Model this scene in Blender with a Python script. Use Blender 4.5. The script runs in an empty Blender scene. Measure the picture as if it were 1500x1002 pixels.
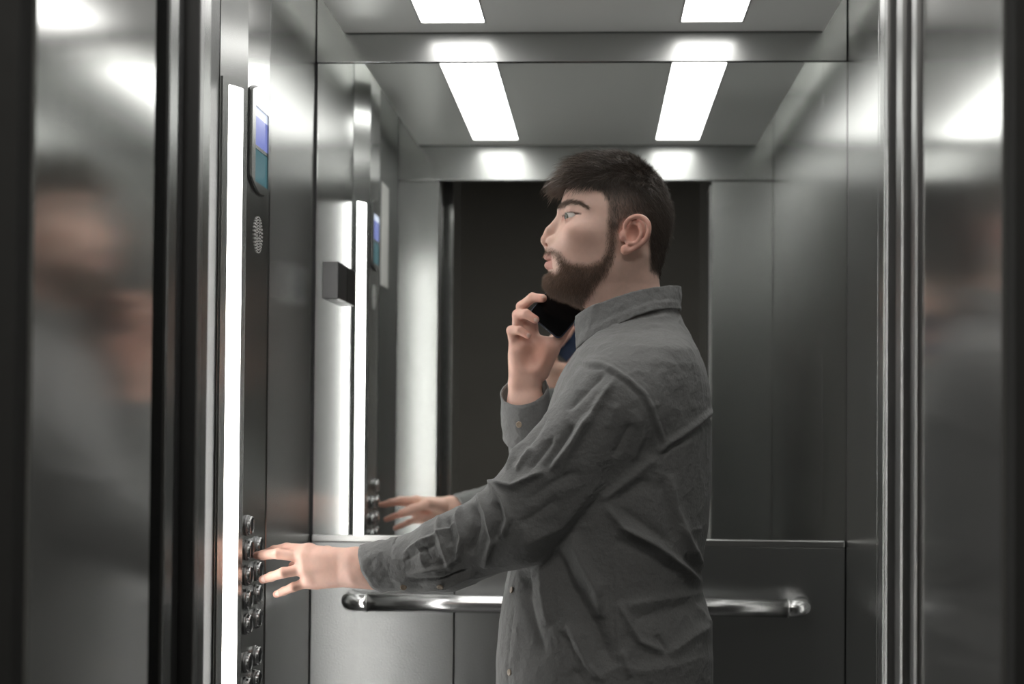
import bpy, bmesh, math, random
import numpy as np
from mathutils import Vector, Matrix

SC = bpy.context.scene
COL = SC.collection

# ------------------------------------------------------------------ camera, world, exposure
CAM_Z = 1.34
F_PX, YAW, PITCH, ROLL, SX, SY = 2259.35, 0.0485, 0.0210, 0.0081, 15.2, 60.6
cam = bpy.data.cameras.new('camera')
cam_ob = bpy.data.objects.new('camera', cam)
COL.objects.link(cam_ob)
cam.sensor_width = 36.0
cam.lens = F_PX / 1500 * 36
cam.shift_x = -SX / 1500
cam.shift_y = SY / 1500
cam.clip_start = 0.02
cam_ob.matrix_world = (Matrix.Translation((0, 0, CAM_Z)) @ Matrix.Rotation(YAW, 4, 'Z')
                       @ Matrix.Rotation(math.pi / 2 + PITCH, 4, 'X') @ Matrix.Rotation(ROLL, 4, 'Z'))
cam.dof.use_dof = True
cam.dof.focus_distance = 2.50
cam.dof.aperture_fstop = 4.5
SC.camera = cam_ob

world = bpy.data.worlds.new('lobby_dark')
SC.world = world
world.use_nodes = True
world.node_tree.nodes['Background'].inputs[0].default_value = (0.9, 0.95, 1.0, 1)
world.node_tree.nodes['Background'].inputs[1].default_value = 0.004

SC.view_settings.view_transform = 'Standard'
SC.view_settings.look = 'None'
SC.view_settings.gamma = 1.0
SC.view_settings.use_curve_mapping = False
SC.view_settings.exposure = 0.25

CEIL_LIGHT = 5.6       # radiance of the two ceiling diffusers
LOBBY_W = 13.0           # dim fill light added under the lobby ceiling
STRIP_LIGHT = 13.0      # radiance of the panel's light strips

# ------------------------------------------------------------------ helpers
def at(u, v, y):
    """world point on the plane of depth y that photo pixel (u, v) looks at"""
    u = np.asarray(u, float); v = np.asarray(v, float); y = np.asarray(y, float)
    a = u - 750 - SX; b = v - 501 - SY
    c, s = math.cos(ROLL), math.sin(ROLL)
    x = (c * a + s * b) / F_PX; w = -(-s * a + c * b) / F_PX
    cp, sp = math.cos(PITCH), math.sin(PITCH)
    Y = cp - w * sp; Z = sp + w * cp
    cy, sy = math.cos(YAW), math.sin(YAW)
    X2 = x * cy - Y * sy; Y2 = x * sy + Y * cy
    k = y / Y2
    return np.stack([X2 * k, Y2 * k + 0 * X2, Z * k + CAM_Z], -1)

def at_x(u, v, X):
    """world point on the plane x = X"""
    p = at(u, v, 1.0)
    return p * np.array([1, 1, 0]) * (X / p[..., :1]) + np.array([0, 0, 1]) * ((p[..., 2:] - CAM_Z) * (X / p[..., :1]) + CAM_Z)

def to_px(P):
    P = np.asarray(P, float)
    x, y, z = P[..., 0], P[..., 1], P[..., 2] - CAM_Z
    cy, sy = math.cos(YAW), math.sin(YAW)
    X = x * cy + y * sy; Y = -x * sy + y * cy
    cp, sp = math.cos(PITCH), math.sin(PITCH)
    Yc = Y * cp + z * sp; Zc = -Y * sp + z * cp
    a = F_PX * X / Yc; b = -F_PX * Zc / Yc
    c, s = math.cos(ROLL), math.sin(ROLL)
    return 750 + SX + c * a - s * b, 501 + SY + s * a + c * b

def tag(o, label=None, cat=None, group=None, kind=None):
    if label: o['label'] = label
    if cat: o['category'] = cat
    if group: o['group'] = group
    if kind: o['kind'] = kind
    return o

def empty(name, loc, label=None, cat=None, group=None, kind=None):
    o = bpy.data.objects.new(name, None)
    o.empty_display_size = 0.1
    COL.objects.link(o)
    o.location = loc
    o['_base'] = list(map(float, loc))
    return tag(o, label, cat, group, kind)

def link_mesh(name, me, mat=None, parent=None, smooth=False):
    o = bpy.data.objects.new(name, me)
    COL.objects.link(o)
    if mat: me.materials.append(mat)
    if smooth:
        me.polygons.foreach_set('use_smooth', np.ones(len(me.polygons), bool))
    if parent is not None:
        o.parent = parent
        o.matrix_parent_inverse = parent_mw(parent).inverted()
    return o

def parent_mw(p):
    m = Matrix.Translation(p.location)
    if p.parent is not None:
        m = parent_mw(p.parent) @ p.matrix_parent_inverse @ m
    return m

def obj_bm(name, bm, mat=None, parent=None, smooth=False, bevel=0.0, seg=2):
    if bevel > 0:
        bmesh.ops.bevel(bm, geom=[e for e in bm.edges], offset=bevel, segments=seg, affect='EDGES', profile=0.5, clamp_overlap=True)
    bmesh.ops.recalc_face_normals(bm, faces=bm.faces)
    me = bpy.data.meshes.new(name)
    bm.to_mesh(me); bm.free()
    return link_mesh(name, me, mat, parent, smooth)

def add_box(bm, x0, x1, y0, y1, z0, z1):
    vs = [bm.verts.new((x, y, z)) for x in (x0, x1) for y in (y0, y1) for z in (z0, z1)]
    for f in ((0, 1, 3, 2), (4, 6, 7, 5), (0, 4, 5, 1), (2, 3, 7, 6), (0, 2, 6, 4), (1, 5, 7, 3)):
        bm.faces.new([vs[i] for i in f])
    return vs

def box(name, x0, x1, y0, y1, z0, z1, mat, parent=None, bevel=0.0):
    bm = bmesh.new(); add_box(bm, x0, x1, y0, y1, z0, z1)
    return obj_bm(name, bm, mat, parent, bevel=bevel)

def prism(name, poly, z0, z1, mat, parent=None, bevel=0.0):
    """extrude an xy polygon from z0 to z1"""
    bm = bmesh.new()
    a = [bm.verts.new((x, y, z0)) for x, y in poly]
    b = [bm.verts.new((x, y, z1)) for x, y in poly]
    n = len(poly)
    bm.faces.new(a); bm.faces.new(b[::-1])
    for i in range(n):
        bm.faces.new((a[i], a[(i + 1) % n], b[(i + 1) % n], b[i]))
    return obj_bm(name, bm, mat, parent, bevel=bevel)

def plate(name, origin, ux, uy, outline, thick, mat, parent=None, bevel=0.0, hole=None):
    """a plate cut to an outline given in the plane (ux, uy), proud of it by thick"""
    ux = Vector(ux).normalized(); uy = Vector(uy).normalized(); n = ux.cross(uy)
    o = Vector(origin)
    bm = bmesh.new()
    P = lambda q, h: bm.verts.new(o + ux * q[0] + uy * q[1] + n * h)
    k = len(outline)
    lo = [P(q, 0) for q in outline]; hi = [P(q, thick) for q in outline]
    for i in range(k):
        bm.faces.new((lo[i], lo[(i + 1) % k], hi[(i + 1) % k], hi[i]))
    if hole is None:
        bm.faces.new(hi); bm.faces.new(lo[::-1])
    else:
        hl = [P(q, 0) for q in hole]; hh = [P(q, thick) for q in hole]
        for i in range(k):
            j = (i + 1) % k
            bm.faces.new((hi[i], hi[j], hh[j], hh[i]))
            bm.faces.new((lo[j], lo[i], hl[i], hl[j]))
            bm.faces.new((hh[i], hh[j], hl[j], hl[i]))
    return obj_bm(name, bm, mat, parent, bevel=bevel)

def tube_mesh(path, radii, nseg=16, cap=True):
    """round tube along a path; returns verts, faces"""
    path = np.asarray(path, float); n = len(path)
    radii = np.broadcast_to(np.asarray(radii, float), (n,))
    T = np.gradient(path, axis=0); T /= np.linalg.norm(T, axis=1)[:, None] + 1e-12
    ref = np.array([0, 0, 1.0]) if abs(T[0][2]) < .9 else np.array([1.0, 0, 0])
    N = np.cross(T[0], ref); N /= np.linalg.norm(N)
    V = []
    for i in range(n):
        N = N - T[i] * N.dot(T[i]); N /= np.linalg.norm(N)
        B = np.cross(T[i], N)
        for k in range(nseg):
            t = 2 * math.pi * k / nseg
            V.append(path[i] + radii[i] * (math.cos(t) * N + math.sin(t) * B))
    Fc = []
    for i in range(n - 1):
        for k in range(nseg):
            a = i * nseg + k; b = i * nseg + (k + 1) % nseg
            Fc.append((a, b, b + nseg, a + nseg))
    if cap:
        Fc.append(tuple(range(nseg))[::-1]); Fc.append(tuple(range((n - 1) * nseg, n * nseg)))
    return V, Fc

def mesh_vf(name, V, Fc, mat=None, parent=None, smooth=True):
    me = bpy.data.meshes.new(name)
    me.from_pydata([tuple(map(float, v)) for v in V], [], Fc)
    me.update()
    return link_mesh(name, me, mat, parent, smooth)

# ------------------------------------------------------------------ materials
def new_mat(name):
    m = bpy.data.materials.new(name); m.use_nodes = True
    return m, m.node_tree, m.node_tree.nodes['Principled BSDF']

def metal(name, col, rough, grain=(260, 260, 3), bump=0.0, rvar=0.05, blot=0.0, bscale=None, metallic=1.0, aniso=0.0):
    m, nt, b = new_mat(name)
    b.inputs['Base Color'].default_value = (*col, 1)
    b.inputs['Metallic'].default_value = metallic
    b.inputs['Roughness'].default_value = rough
    L = nt.links
    geo = nt.nodes.new('ShaderNodeNewGeometry')
    mp = nt.nodes.new('ShaderNodeMapping'); mp.inputs['Scale'].default_value = grain
    L.new(geo.outputs['Position'], mp.inputs['Vector'])
    nz = nt.nodes.new('ShaderNodeTexNoise'); nz.inputs['Scale'].default_value = 1.0; nz.inputs['Detail'].default_value = 3
    L.new(mp.outputs[0], nz.inputs['Vector'])
    mr = nt.nodes.new('ShaderNodeMapRange')
    mr.inputs['To Min'].default_value = max(.01, rough - rvar); mr.inputs['To Max'].default_value = rough + rvar
    L.new(nz.outputs['Fac'], mr.inputs['Value'])
    L.new(mr.outputs[0], b.inputs['Roughness'])
    if bump > 0:
        bp = nt.nodes.new('ShaderNodeBump'); bp.inputs['Strength'].default_value = bump
        bp.inputs['Distance'].default_value = 0.001
        if bscale:
            n2 = nt.nodes.new('ShaderNodeTexNoise'); n2.inputs['Scale'].default_value = bscale; n2.inputs['Detail'].default_value = 2
            L.new(geo.outputs['Position'], n2.inputs['Vector']); L.new(n2.outputs['Fac'], bp.inputs['Height'])
        else:
            L.new(nz.outputs['Fac'], bp.inputs['Height'])
        L.new(bp.outputs[0], b.inputs['Normal'])
    return m

def plain(name, col, rough=0.5, metallic=0.0, spec=0.5, noise=0.0, nscale=40, bump=0.0):
    m, nt, b = new_mat(name)
    b.inputs['Base Color'].default_value = (*col, 1)
    b.inputs['Roughness'].default_value = rough
    b.inputs['Metallic'].default_value = metallic
    b.inputs['Specular IOR Level'].default_value = spec
    geo = nt.nodes.new('ShaderNodeNewGeometry')
    nz = nt.nodes.new('ShaderNodeTexNoise'); nz.inputs['Scale'].default_value = nscale; nz.inputs['Detail'].default_value = 4
    nt.links.new(geo.outputs['Position'], nz.inputs['Vector'])
    mx = nt.nodes.new('ShaderNodeMix'); mx.data_type = 'RGBA'
    mx.inputs[6].default_value = (*[c * (1 - noise) for c in col], 1)
    mx.inputs[7].default_value = (*[min(1, c * (1 + noise)) for c in col], 1)
    nt.links.new(nz.outputs['Fac'], mx.inputs[0]); nt.links.new(mx.outputs[2], b.inputs['Base Color'])
    if bump > 0:
        bp = nt.nodes.new('ShaderNodeBump'); bp.inputs['Strength'].default_value = bump; bp.inputs['Distance'].default_value = .001
        nt.links.new(nz.outputs['Fac'], bp.inputs['Height']); nt.links.new(bp.outputs[0], b.inputs['Normal'])
    return m

def glow(name, col, strength):
    m, nt, b = new_mat(name)
    b.inputs['Base Color'].default_value = (.8, .8, .8, 1)
    b.inputs['Roughness'].default_value = .4
    b.inputs['Emission Color'].default_value = (*col, 1)
    b.inputs['Emission Strength'].default_value = strength
    return m

STEEL = (.43, .435, .427)
M_WALL = metal('brushed_steel', STEEL, .26, (1500, 1500, 25), bump=.004, rvar=.02)
M_LINEN = metal('linen_textured_steel', (.34, .345, .34), .30, bump=.5, bscale=330, rvar=.04)
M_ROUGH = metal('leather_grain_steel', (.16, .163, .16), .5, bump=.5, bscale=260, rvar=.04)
M_PANEL = metal('satin_steel_panel', STEEL, .21, (1500, 1500, 25), bump=.004, rvar=.015)
M_POST = metal('bright_satin_steel', (.40, .40, .395), .30, rvar=.03)
M_JAMB = metal('polished_steel', (.62, .625, .61), .13, (60, 60, 4), bump=.015, rvar=.02, metallic=.88)
M_DOORM = metal('door_steel', (.30, .305, .30), .25, rvar=.03)
M_CEIL = metal('ceiling_steel', (.70, .71, .69), .30, (5, 300, 300), bump=.01, rvar=.03, metallic=.25)
M_MIRROR = metal('mirror_glass', (.86, .88, .865), .012, rvar=.002)
M_ALU = metal('aluminium_trim', (.45, .45, .44), .28, (4, 60, 300), rvar=.02)
M_CHROME = metal('polished_chrome', (.80, .80, .80), .09, rvar=.02)
M_TUBE = metal('satin_tube', (.56, .56, .56), .24, (8, 300, 300), bump=.01, rvar=.03)
M_BLACKGAP = plain('black_gap', (.006, .006, .006), .6)
M_DARKWALL = plain('dark_lobby_paint', (.05, .05, .048), .8, spec=.1, noise=.1)
M_LOBBY = plain('lobby_far_paint', (.34, .325, .30), .7, noise=.08, nscale=4)
M_FLOOR = plain('grey_stone_floor', (.16, .16, .16), .35, noise=.4, nscale=90)
M_BLACKPL = plain('black_plastic', (.010, .010, .011), .35, noise=.1)
M_GREYPL = plain('dark_grey_plastic', (.05, .05, .05), .3, noise=.1)
M_PAPER = plain('white_paper', (.62, .62, .60), .7, noise=.03)
M_CEIL_GLOW = glow('ceiling_diffuser', (1.0, .985, .96), CEIL_LIGHT)
M_STRIP_GLOW = glow('strip_diffuser', (1.0, .985, .955), STRIP_LIGHT)

# ------------------------------------------------------------------ dimensions of the car
XL, XR = -0.6181, 0.5319
YB, YF = 3.3243, 1.9243
ZF = 0.0
ZM0, ZM1 = CAM_Z - .2608, CAM_Z + .764
ZC = CAM_Z + .8302
ZROOF = ZC + .16
ZH = CAM_Z + .7226
JL, JR = -.4918, .3473
CX0, CX1 = XL + .0628, XR - .0521
COP_A0, COP_A1, COP_B0, COP_B1 = 2.476, 2.5413, 2.7156, 2.7976
COPX = -.587
T = .0012    # half a panel joint

def structure(name, loc=(0, 0, 0)):
    return empty(name, loc, kind='structure')

# floors
fl = box('floor', XL - .1, XR + .1, YF - .06, YB + .1, -.06, 0, M_FLOOR); fl['kind'] = 'structure'
fl2 = box('floor_lobby', -2.2, 2.2, -2.2, YF - .09, -.06, 0, M_FLOOR); fl2['kind'] = 'structure'

# back wall: header strip, two lower panels, backing
wb = structure('wall_back', (0, YB, 0))
box('backing', XL - .1, XR + .1, YB + .012, YB + .08, 0, ZROOF, M_BLACKGAP, wb)
box('header_panel', XL + .0015, XR - .0015, YB, YB + .012, ZM1 + .003, ZROOF - .001, M_WALL, wb, .0012)
xseam = float(at(665.5, 900, YB)[0])
box('lower_panel', XL + .0015, xseam - T, YB, YB + .012, .09, ZM0 - .016, M_LINEN, wb, .0012)
box('lower_panel', xseam + T, XR - .0015, YB, YB + .012, .09, ZM0 - .016, M_LINEN, wb, .0012)
bb = box('baseboard_back', XL + .002, XR - .002, YB - .008, YB + .012, .0, .088, M_ALU); bb['kind'] = 'structure'

# side walls
wl = structure('wall_left', (XL, (YF + YB) / 2, 0))
box('backing', XL - .08, XL - .012, YF - .05, YB + .012, 0, ZROOF, M_BLACKGAP, wl)
XLi = XL - .012
box('rear_panel', XLi, XL, COP_B1 + .002, YB - .0012, .09, ZROOF - .001, M_WALL, wl, .0012)
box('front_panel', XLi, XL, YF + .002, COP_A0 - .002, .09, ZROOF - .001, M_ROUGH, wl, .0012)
bl = box('baseboard_left', XL - .012, XL + .006, YF + .002, COP_A0 - .004, 0, .088, M_ALU); bl['kind'] = 'structure'
bl = box('baseboard_left', XL - .012, XL + .006, COP_B1 + .004, YB - .01, 0, .088, M_ALU); bl['kind'] = 'structure'

wr = structure('wall_right', (XR, (YF + YB) / 2, 0))
box('backing', XR + .012, XR + .08, YF - .05, YB + .012, 0, ZROOF, M_BLACKGAP, wr)
YSR = 2.96
for y0, y1 in ((YF + .002, YSR - T), (YSR + T, YB - .004)):
    box('wall_panel', XR, XR + .012, y0, y1, .09, ZROOF - .001, M_WALL, wr, .0012)
br = box('baseboard_right', XR - .006, XR + .012, YF + .002, YB - .01, 0, .088, M_ALU); br['kind'] = 'structure'

# front wall seen in the mirror: two returns and the transom
wf = structure('wall_front', (0, YF, 0))
box('left_return', XL, JL - .0, YF - .035, YF, 0, ZH - T, M_WALL, wf, .0015)
box('right_return', JR + .0, XR, YF - .035, YF, 0, ZH - T, M_WALL, wf, .0015)
box('transom_panel', XL, XR, YF - .035, YF, ZH + T, ZROOF, M_WALL, wf, .0015)
box('jamb_fold', JL - .03, JL + .001, YF - .055, YF - .036, 0, ZH, M_POST, wf, .002)

# strike post on the right of the car door: folded strips with dark grooves between them
YR = lambda u: float(.3473 * 2259.35 / (u - 874.5))
sp = structure('trim_1', (JR, YF - .05, 0))
box('post_strip', JR, JR + .03, YF - .052, YF - .0355, 0, ZH, M_POST, sp, .003)
box('post_strip', JR - .004, JR + .03, YF - .074, YF - .058, 0, ZH, M_POST, sp, .003)
box('groove', JR + .014, JR + .03, YF - .3, YF - .05, 0, ZH + .3, M_BLACKGAP, sp)
box('post_strip', JR - .001, JR + .03, YF - .150, YF - .110, 0, ZH, M_POST, sp, .004)
box('post_strip', JR + .001, JR + .03, YF - .218, YF - .188, 0, ZH, M_POST, sp, .004)

# car door and landing door, both slid open to the left, only their edges show
d2 = structure('door_1', (JL - .3, 1.85, 0))
box('door_panel', JL - .55, JL - .024, 1.828, 1.866, .012, ZH + .03, M_DOORM, d2, .003)
box('edge_seal', JL - .024, JL - .016, 1.834, 1.860, .012, ZH + .03, M_BLACKGAP, d2, .002)
d1 = structure('door_2', (JL - .3, 1.77, 0))
box('door_panel', JL - .55, JL - .004, 1.752, 1.792, .012, ZH + .03, M_DOORM, d1, .004)
sh = structure('trim_2', (JL - .6, 1.8, 0))
box('shaft_lining', JL - .60, JL - .56, 1.62, YF - .04, -.02, ZROOF + .3, M_BLACKGAP, sh)
box('shaft_lining', JR + .03, JR + .05, 1.6, YF - .037, -.02, ZROOF + .3, M_BLACKGAP, sh)
box('shaft_lining', JL - .62, JR + .05, 1.60, YF - .037, ZH + .1, ZH + .12, M_BLACKGAP, sh)

# landing portal: two splayed jambs and a head, dark lobby wall around it
DLT = .014
jl0, jl1 = 1.285, 1.625
jr0, jr1 = 1.345, 1.715
XJL = lambda y: -.477 + DLT * (y - 1.45)
XJR = lambda y: .350 + DLT * (y - 1.5)
t3 = structure('trim_3', (XJL(1.45), 1.45, 0))
prism('jamb_sheet', [(XJL(jl0), jl0), (XJL(jl1), jl1), (XJL(jl1) - .05, jl1), (XJL(jl0) - .05, jl0)], 0, 2.62, M_JAMB, t3, .003)
t4 = structure('trim_4', (XJR(1.45), 1.45, 0))
prism('jamb_sheet', [(XJR(jr0), jr0), (XJR(jr0) + .05, jr0), (XJR(jr1) + .05, jr1), (XJR(jr1), jr1)], 0, 2.62, M_JAMB, t4, .003)
t5 = structure('trim_5', (0, 1.5, 2.6))
box('portal_head', XJL(jl0) - .05, XJR(jr1) + .05, 1.30, 1.62, 2.62, 2.66, M_JAMB, t5, .003)
wlb = structure('wall_lobby_left', (-1.4, 1.3, 0))
box('wall_leaf', -2.2, XJL(jl0) - .0505, jl0 - .01, jl1, 0, 3.0, M_DARKWALL, wlb)
box('wall_edge', XJL(jl0) - .06, XJL(jl0) - .003, jl0 - .03, jl0 - .002, 0, 2.66, M_DARKWALL, wlb)
wrb = structure('wall_lobby_right', (1.4, 1.35, 0))
box('wall_leaf', XJR(jr1) + .0505, 2.2, jr0 - .01, jr1, 0, 3.0, M_DARKWALL, wrb)
box('wall_edge', XJR(jr0) + .003, XJR(jr0) + .06, jr0 - .03, jr0 - .002, 0, 2.66, M_DARKWALL, wrb)
wov = box('wall_lobby_over_door', XJL(jl0) - .05, XJR(jr1) + .05, 1.30, 1.6, 2.67, 3.0, M_DARKWALL); wov['kind'] = 'structure'
for nm, b_ in (('wall_lobby_far', (-2.2, 2.2, -2.3, -2.2)), ('wall_lobby_end', (-2.3, -2.2, -2.3, 1.4)), ('wall_lobby_end', (2.2, 2.3, -2.3, 1.4))):
    o = box(nm, *b_, 0, 3.0, M_LOBBY); o['kind'] = 'structure'
o = box('ceiling_lobby', -2.3, 2.3, -2.3, 1.4, 2.74, 2.8, M_LOBBY); o['kind'] = 'structure'
o = box('trim_6', JL - .05, JR + .05, 1.60, YF - .07, -.05, -.002, M_ALU); o['kind'] = 'structure'   # door sill

lamp = bpy.data.lights.new('lobby_fill', 'AREA'); lamp.shape = 'RECTANGLE'; lamp.size = .7; lamp.size_y = .35  # unseen fill light with no fixture, added to brighten the camera side
lamp.energy = LOBBY_W; lamp.color = (1.0, .97, .92)
lo_ = bpy.data.objects.new('lobby_fill', lamp); COL.objects.link(lo_); lo_.location = (-.22, .45, 2.71)
# ceiling: roof pan and the dropped panel with two cut-outs for the lights
rf = box('ceiling', XL - .1, XR + .1, YF - .05, YB + .1, ZROOF, ZROOF + .05, M_CEIL); rf['kind'] = 'structure'
L1, L2, L3, L4, LY0, LY1 = -.3807, -.2392, .1669, .302, 2.0238, 3.2384
cp_ = structure('ceiling_dropped', (0, 2.6, ZC))
CY0, CY1 = YF + .012, YB - .008
TH = .03
for x0, x1, y0, y1 in ((CX0, L1, CY0, CY1), (L2, L3, CY0, CY1), (L4, CX1, CY0, CY1),
                       (L1, L2, CY0, LY0), (L1, L2, LY1, CY1), (L3, L4, CY0, LY0), (L3, L4, LY1, CY1)):
    box('ceiling_sheet', x0, x1, y0, y1, ZC, ZC + TH, M_CEIL, cp_)
for (x0, x1, lab) in ((L1, L2, 'white rectangular ceiling light panel nearest the button panel wall, left of the pair'),
                      (L3, L4, 'white rectangular ceiling light panel on the side of the bare wall, right of the pair')):
    e = empty('ceiling_light', ((x0 + x1) / 2, (LY0 + LY1) / 2, ZC), lab, 'light', 'ceiling light panels')
    bm = bmesh.new()
    w = .004
    add_box(bm, x0, x0 + w, LY0, LY1, ZC - .0005, ZC + .02); add_box(bm, x1 - w, x1, LY0, LY1, ZC - .0005, ZC + .02)
    add_box(bm, x0 + w, x1 - w, LY0, LY0 + w, ZC - .0005, ZC + .02); add_box(bm, x0 + w, x1 - w, LY1 - w, LY1, ZC - .0005, ZC + .02)
    obj_bm('light_frame', bm, M_ALU, e)
    box('diffuser', x0 + w, x1 - w, LY0 + w, LY1 - w, ZC + .002, ZC + .018, M_CEIL_GLOW, e)
# ------------------------------------------------------------------ mirror on the back wall
mi = empty('wall_mirror', ((XL + XR) / 2, YB, ZM0), 'wide mirror covering the upper back wall above the handrail', 'mirror')
box('mirror_glass', XL + .003, XR - .003, YB - .001, YB + .011, ZM0, ZM1, M_MIRROR, mi)
box('bottom_trim', XL + .003, XR - .003, YB - .005, YB + .010, ZM0 - .0145, ZM0 - .0005, M_ALU, mi, .002)
box('side_strip', XL + .0005, XL + .0050, YB - .0035, YB + .010, ZM0, ZM1, M_BLACKPL, mi)  # black strip put in for the dark shadow gap beside the glass
box('side_strip', XL + .0050, XL + .0062, YB - .0030, YB - .001, ZM0, ZM1, M_CHROME, mi)
box('side_strip', XR - .0028, XR - .0005, YB - .002, YB + .010, ZM0, ZM1, M_CHROME, mi)

# ------------------------------------------------------------------ handrail
YRL = YB - .062
RR = .0188
hl = at(515, 884, YRL); hr = at(1172, 890, YRL)
zr = float((hl[2] + hr[2]) / 2)
xl_, xr_ = float(at(497, 884, YRL)[0]) + RR, float(at(1192, 888, YRL)[0]) - RR
hr_e = empty('handrail', ((xl_ + xr_) / 2, YB, zr), 'round steel handrail with curved ends across the lower back wall', 'handrail')
jl_x, jr_x = float(at(538, 884, YRL)[0]), float(at(1154, 888, YRL)[0])
V, Fc = tube_mesh([(jl_x, YRL, zr), (jl_x + .2, YRL, zr), (0, YRL, zr), (jr_x - .2, YRL, zr), (jr_x, YRL, zr)], RR, 40)
mesh_vf('tube', V, Fc, M_TUBE, hr_e)
for s, x0, xj in ((-1, xl_, jl_x), (1, xr_, jr_x)):
    rb = .030
    pts = [(xj, YRL, zr), (xj + (x0 - s * rb - xj) * .5, YRL, zr)]
    for k in range(13):
        t = k / 12 * math.pi / 2
        pts.append((x0 - s * rb + s * rb * math.sin(t), YRL + rb - rb * math.cos(t), zr))
    pts.append((x0, YB - .002, zr))
    V, Fc = tube_mesh(pts, RR + .0006, 32)
    mesh_vf('end_elbow', V, Fc, M_CHROME, hr_e)
    V, Fc = tube_mesh([(xj - .0012, YRL, zr), (xj + .0012, YRL, zr)], RR + .0008, 32)
    mesh_vf('joint_ring', V, Fc, M_ALU, hr_e)

# ------------------------------------------------------------------ car operating panel
cop = empty('control_panel', (COPX, 2.63, 0), 'full height steel elevator button column with light strips, screen and buttons on left wall', 'control panel')
e_ = .0015
prism('slanted_front', [(XL + .0003, COP_A0), (XL + .0008, COP_A0), (COPX, COP_A1 - e_), (COPX - .02, COP_A1 - e_), (XL + .0003, COP_A1 - .02)], .002, ZROOF - .001, M_PANEL, cop)
prism('button_face', [(COPX - .03, COP_A1), (COPX, COP_A1), (COPX, COP_B0), (COPX - .03, COP_B0)], .002, ZROOF - .001, M_PANEL, cop, .0012)
prism('slanted_rear', [(COPX, COP_B0 + e_), (XL + .0008, COP_B1), (XL + .0003, COP_B1), (XL + .0003, COP_B0 + .02), (COPX - .02, COP_B0 + e_)], .002, ZROOF - .001, M_PANEL, cop)
def face_frame(p0, p1):
    p0 = Vector((*p0, 0)); p1 = Vector((*p1, 0)); d = (p1 - p0)
    return p0, d.normalized(), d.length
zst = float(at_x(340, 122, -.60)[2])
zpl = float(at_x(338, 110, -.60)[2])
for p0, p1 in (((XL, COP_A0), (COPX, COP_A1 - e_)), ((COPX, COP_B0 + e_), (XL, COP_B1))):
    o, d, ln = face_frame(p0, p1)
    up = Vector((0, 0, 1))
    n = d.cross(up)
    a0, a1 = ln * .06, ln * .94
    s0, s1 = ln * .27, ln * .80
    out = [(a0, .12), (a1, .12), (a1, zpl), (a0, zpl)]
    hole = [(s0, .15), (s1, .15), (s1, zst), (s0, zst)]
    st = plate('strip_bezel', o + n * .0003, d, up, out, .003, M_PANEL, cop, 0, hole)
    hole2 = [(s0 + .0005, .151), (s1 - .0005, .151), (s1 - .0005, zst - .001), (s0 + .0005, zst - .001)]
    plate('light_strip', o + n * .0002, d, up, hole2, .0022, M_STRIP_GLOW, cop)
    # hairline shadow gap round the bezel
# display: arched plate with a two-part screen
dy0, dy1 = COP_A1 + .012, COP_B0 - .012
def zx(u, v): return float(at_x(u, v, COPX)[2])
zdt, zdb = zx(366, 128), zx(375, 283)
ym_, hw_ = (dy0 + dy1) / 2, (dy1 - dy0) / 2
ztop_e, zbot_e = zdt - .004, zdb + .02
outl = []
N = 14
for k in range(N + 1):
    t = -1 + 2 * k / N; outl.append((t * hw_, zbot_e - .020 * (1 - t * t)))
for k in range(N + 1):
    t = 1 - 2 * k / N; outl.append((t * hw_, ztop_e + .016 * (1 - t * t)))
O_ = (COPX + .0003, ym_, 0)
nO = len(outl)
sy0, sy1 = -hw_ * .66, hw_ * .70
sz1, sz0 = zx(368, 152), zx(370, 266)
hole = []
for k in range(N + 1): hole.append((sy0 + (sy1 - sy0) * k / N, sz0))
for k in range(N + 1): hole.append((sy1 - (sy1 - sy0) * k / N, sz1))
dp = empty('display', O_); dp.parent = cop; dp.matrix_parent_inverse = parent_mw(cop).inverted()
plate('display_plate', O_, (0, 1, 0), (0, 0, 1), outl, .006, M_PANEL, dp, 0, hole)
bm = bmesh.new()
M_SHADOW = M_GREYPL
plate('plate_shadow_rim', (COPX + .0001, ym_ - .0, 0), (0, 1, 0), (0, 0, 1), [(q[0] * 1.03, q[1] + (.0025 if q[1] > zx(370, 200) else -.0025)) for q in outl], .0012, M_GREYPL, dp)  # dark rim drawn in as the shadow line round the display plate
zmid = zx(371, 212)
M_SCR1 = glow('screen_blue', (.20, .24, .60), .75)
M_SCR2 = glow('screen_teal', (.045, .13, .15), .75)
M_SCR3 = glow('screen_white_band', (.72, .78, .95), .9)
for m_ in (M_SCR1, M_SCR2, M_SCR3):
    b_ = m_.node_tree.nodes['Principled BSDF']; b_.inputs['Base Color'].default_value = (.03, .03, .04, 1); b_.inputs['Roughness'].default_value = .12
zband = zx(369, 166)
plate('screen_upper', (COPX + .0014, ym_, 0), (0, 1, 0), (0, 0, 1), [(sy0, zmid + .001), (sy1, zmid + .001), (sy1, zband), (sy0, zband)], .002, M_SCR1, dp)
plate('screen_band', (COPX + .0014, ym_, 0), (0, 1, 0), (0, 0, 1), [(sy0, zband + .0003), (sy1, zband + .0003), (sy1, sz1), (sy0, sz1)], .002, M_SCR3, dp)
plate('screen_lower', (COPX + .0014, ym_, 0), (0, 1, 0), (0, 0, 1), [(sy0, sz0), (sy1, sz0), (sy1, zmid - .006), (sy0, zmid - .006)], .002, M_SCR2, dp)
box('screen_divider', COPX + .001, COPX + .0045, ym_ + sy0, ym_ + sy1, zmid - .0055, zmid + .0005, M_PANEL, dp)

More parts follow.
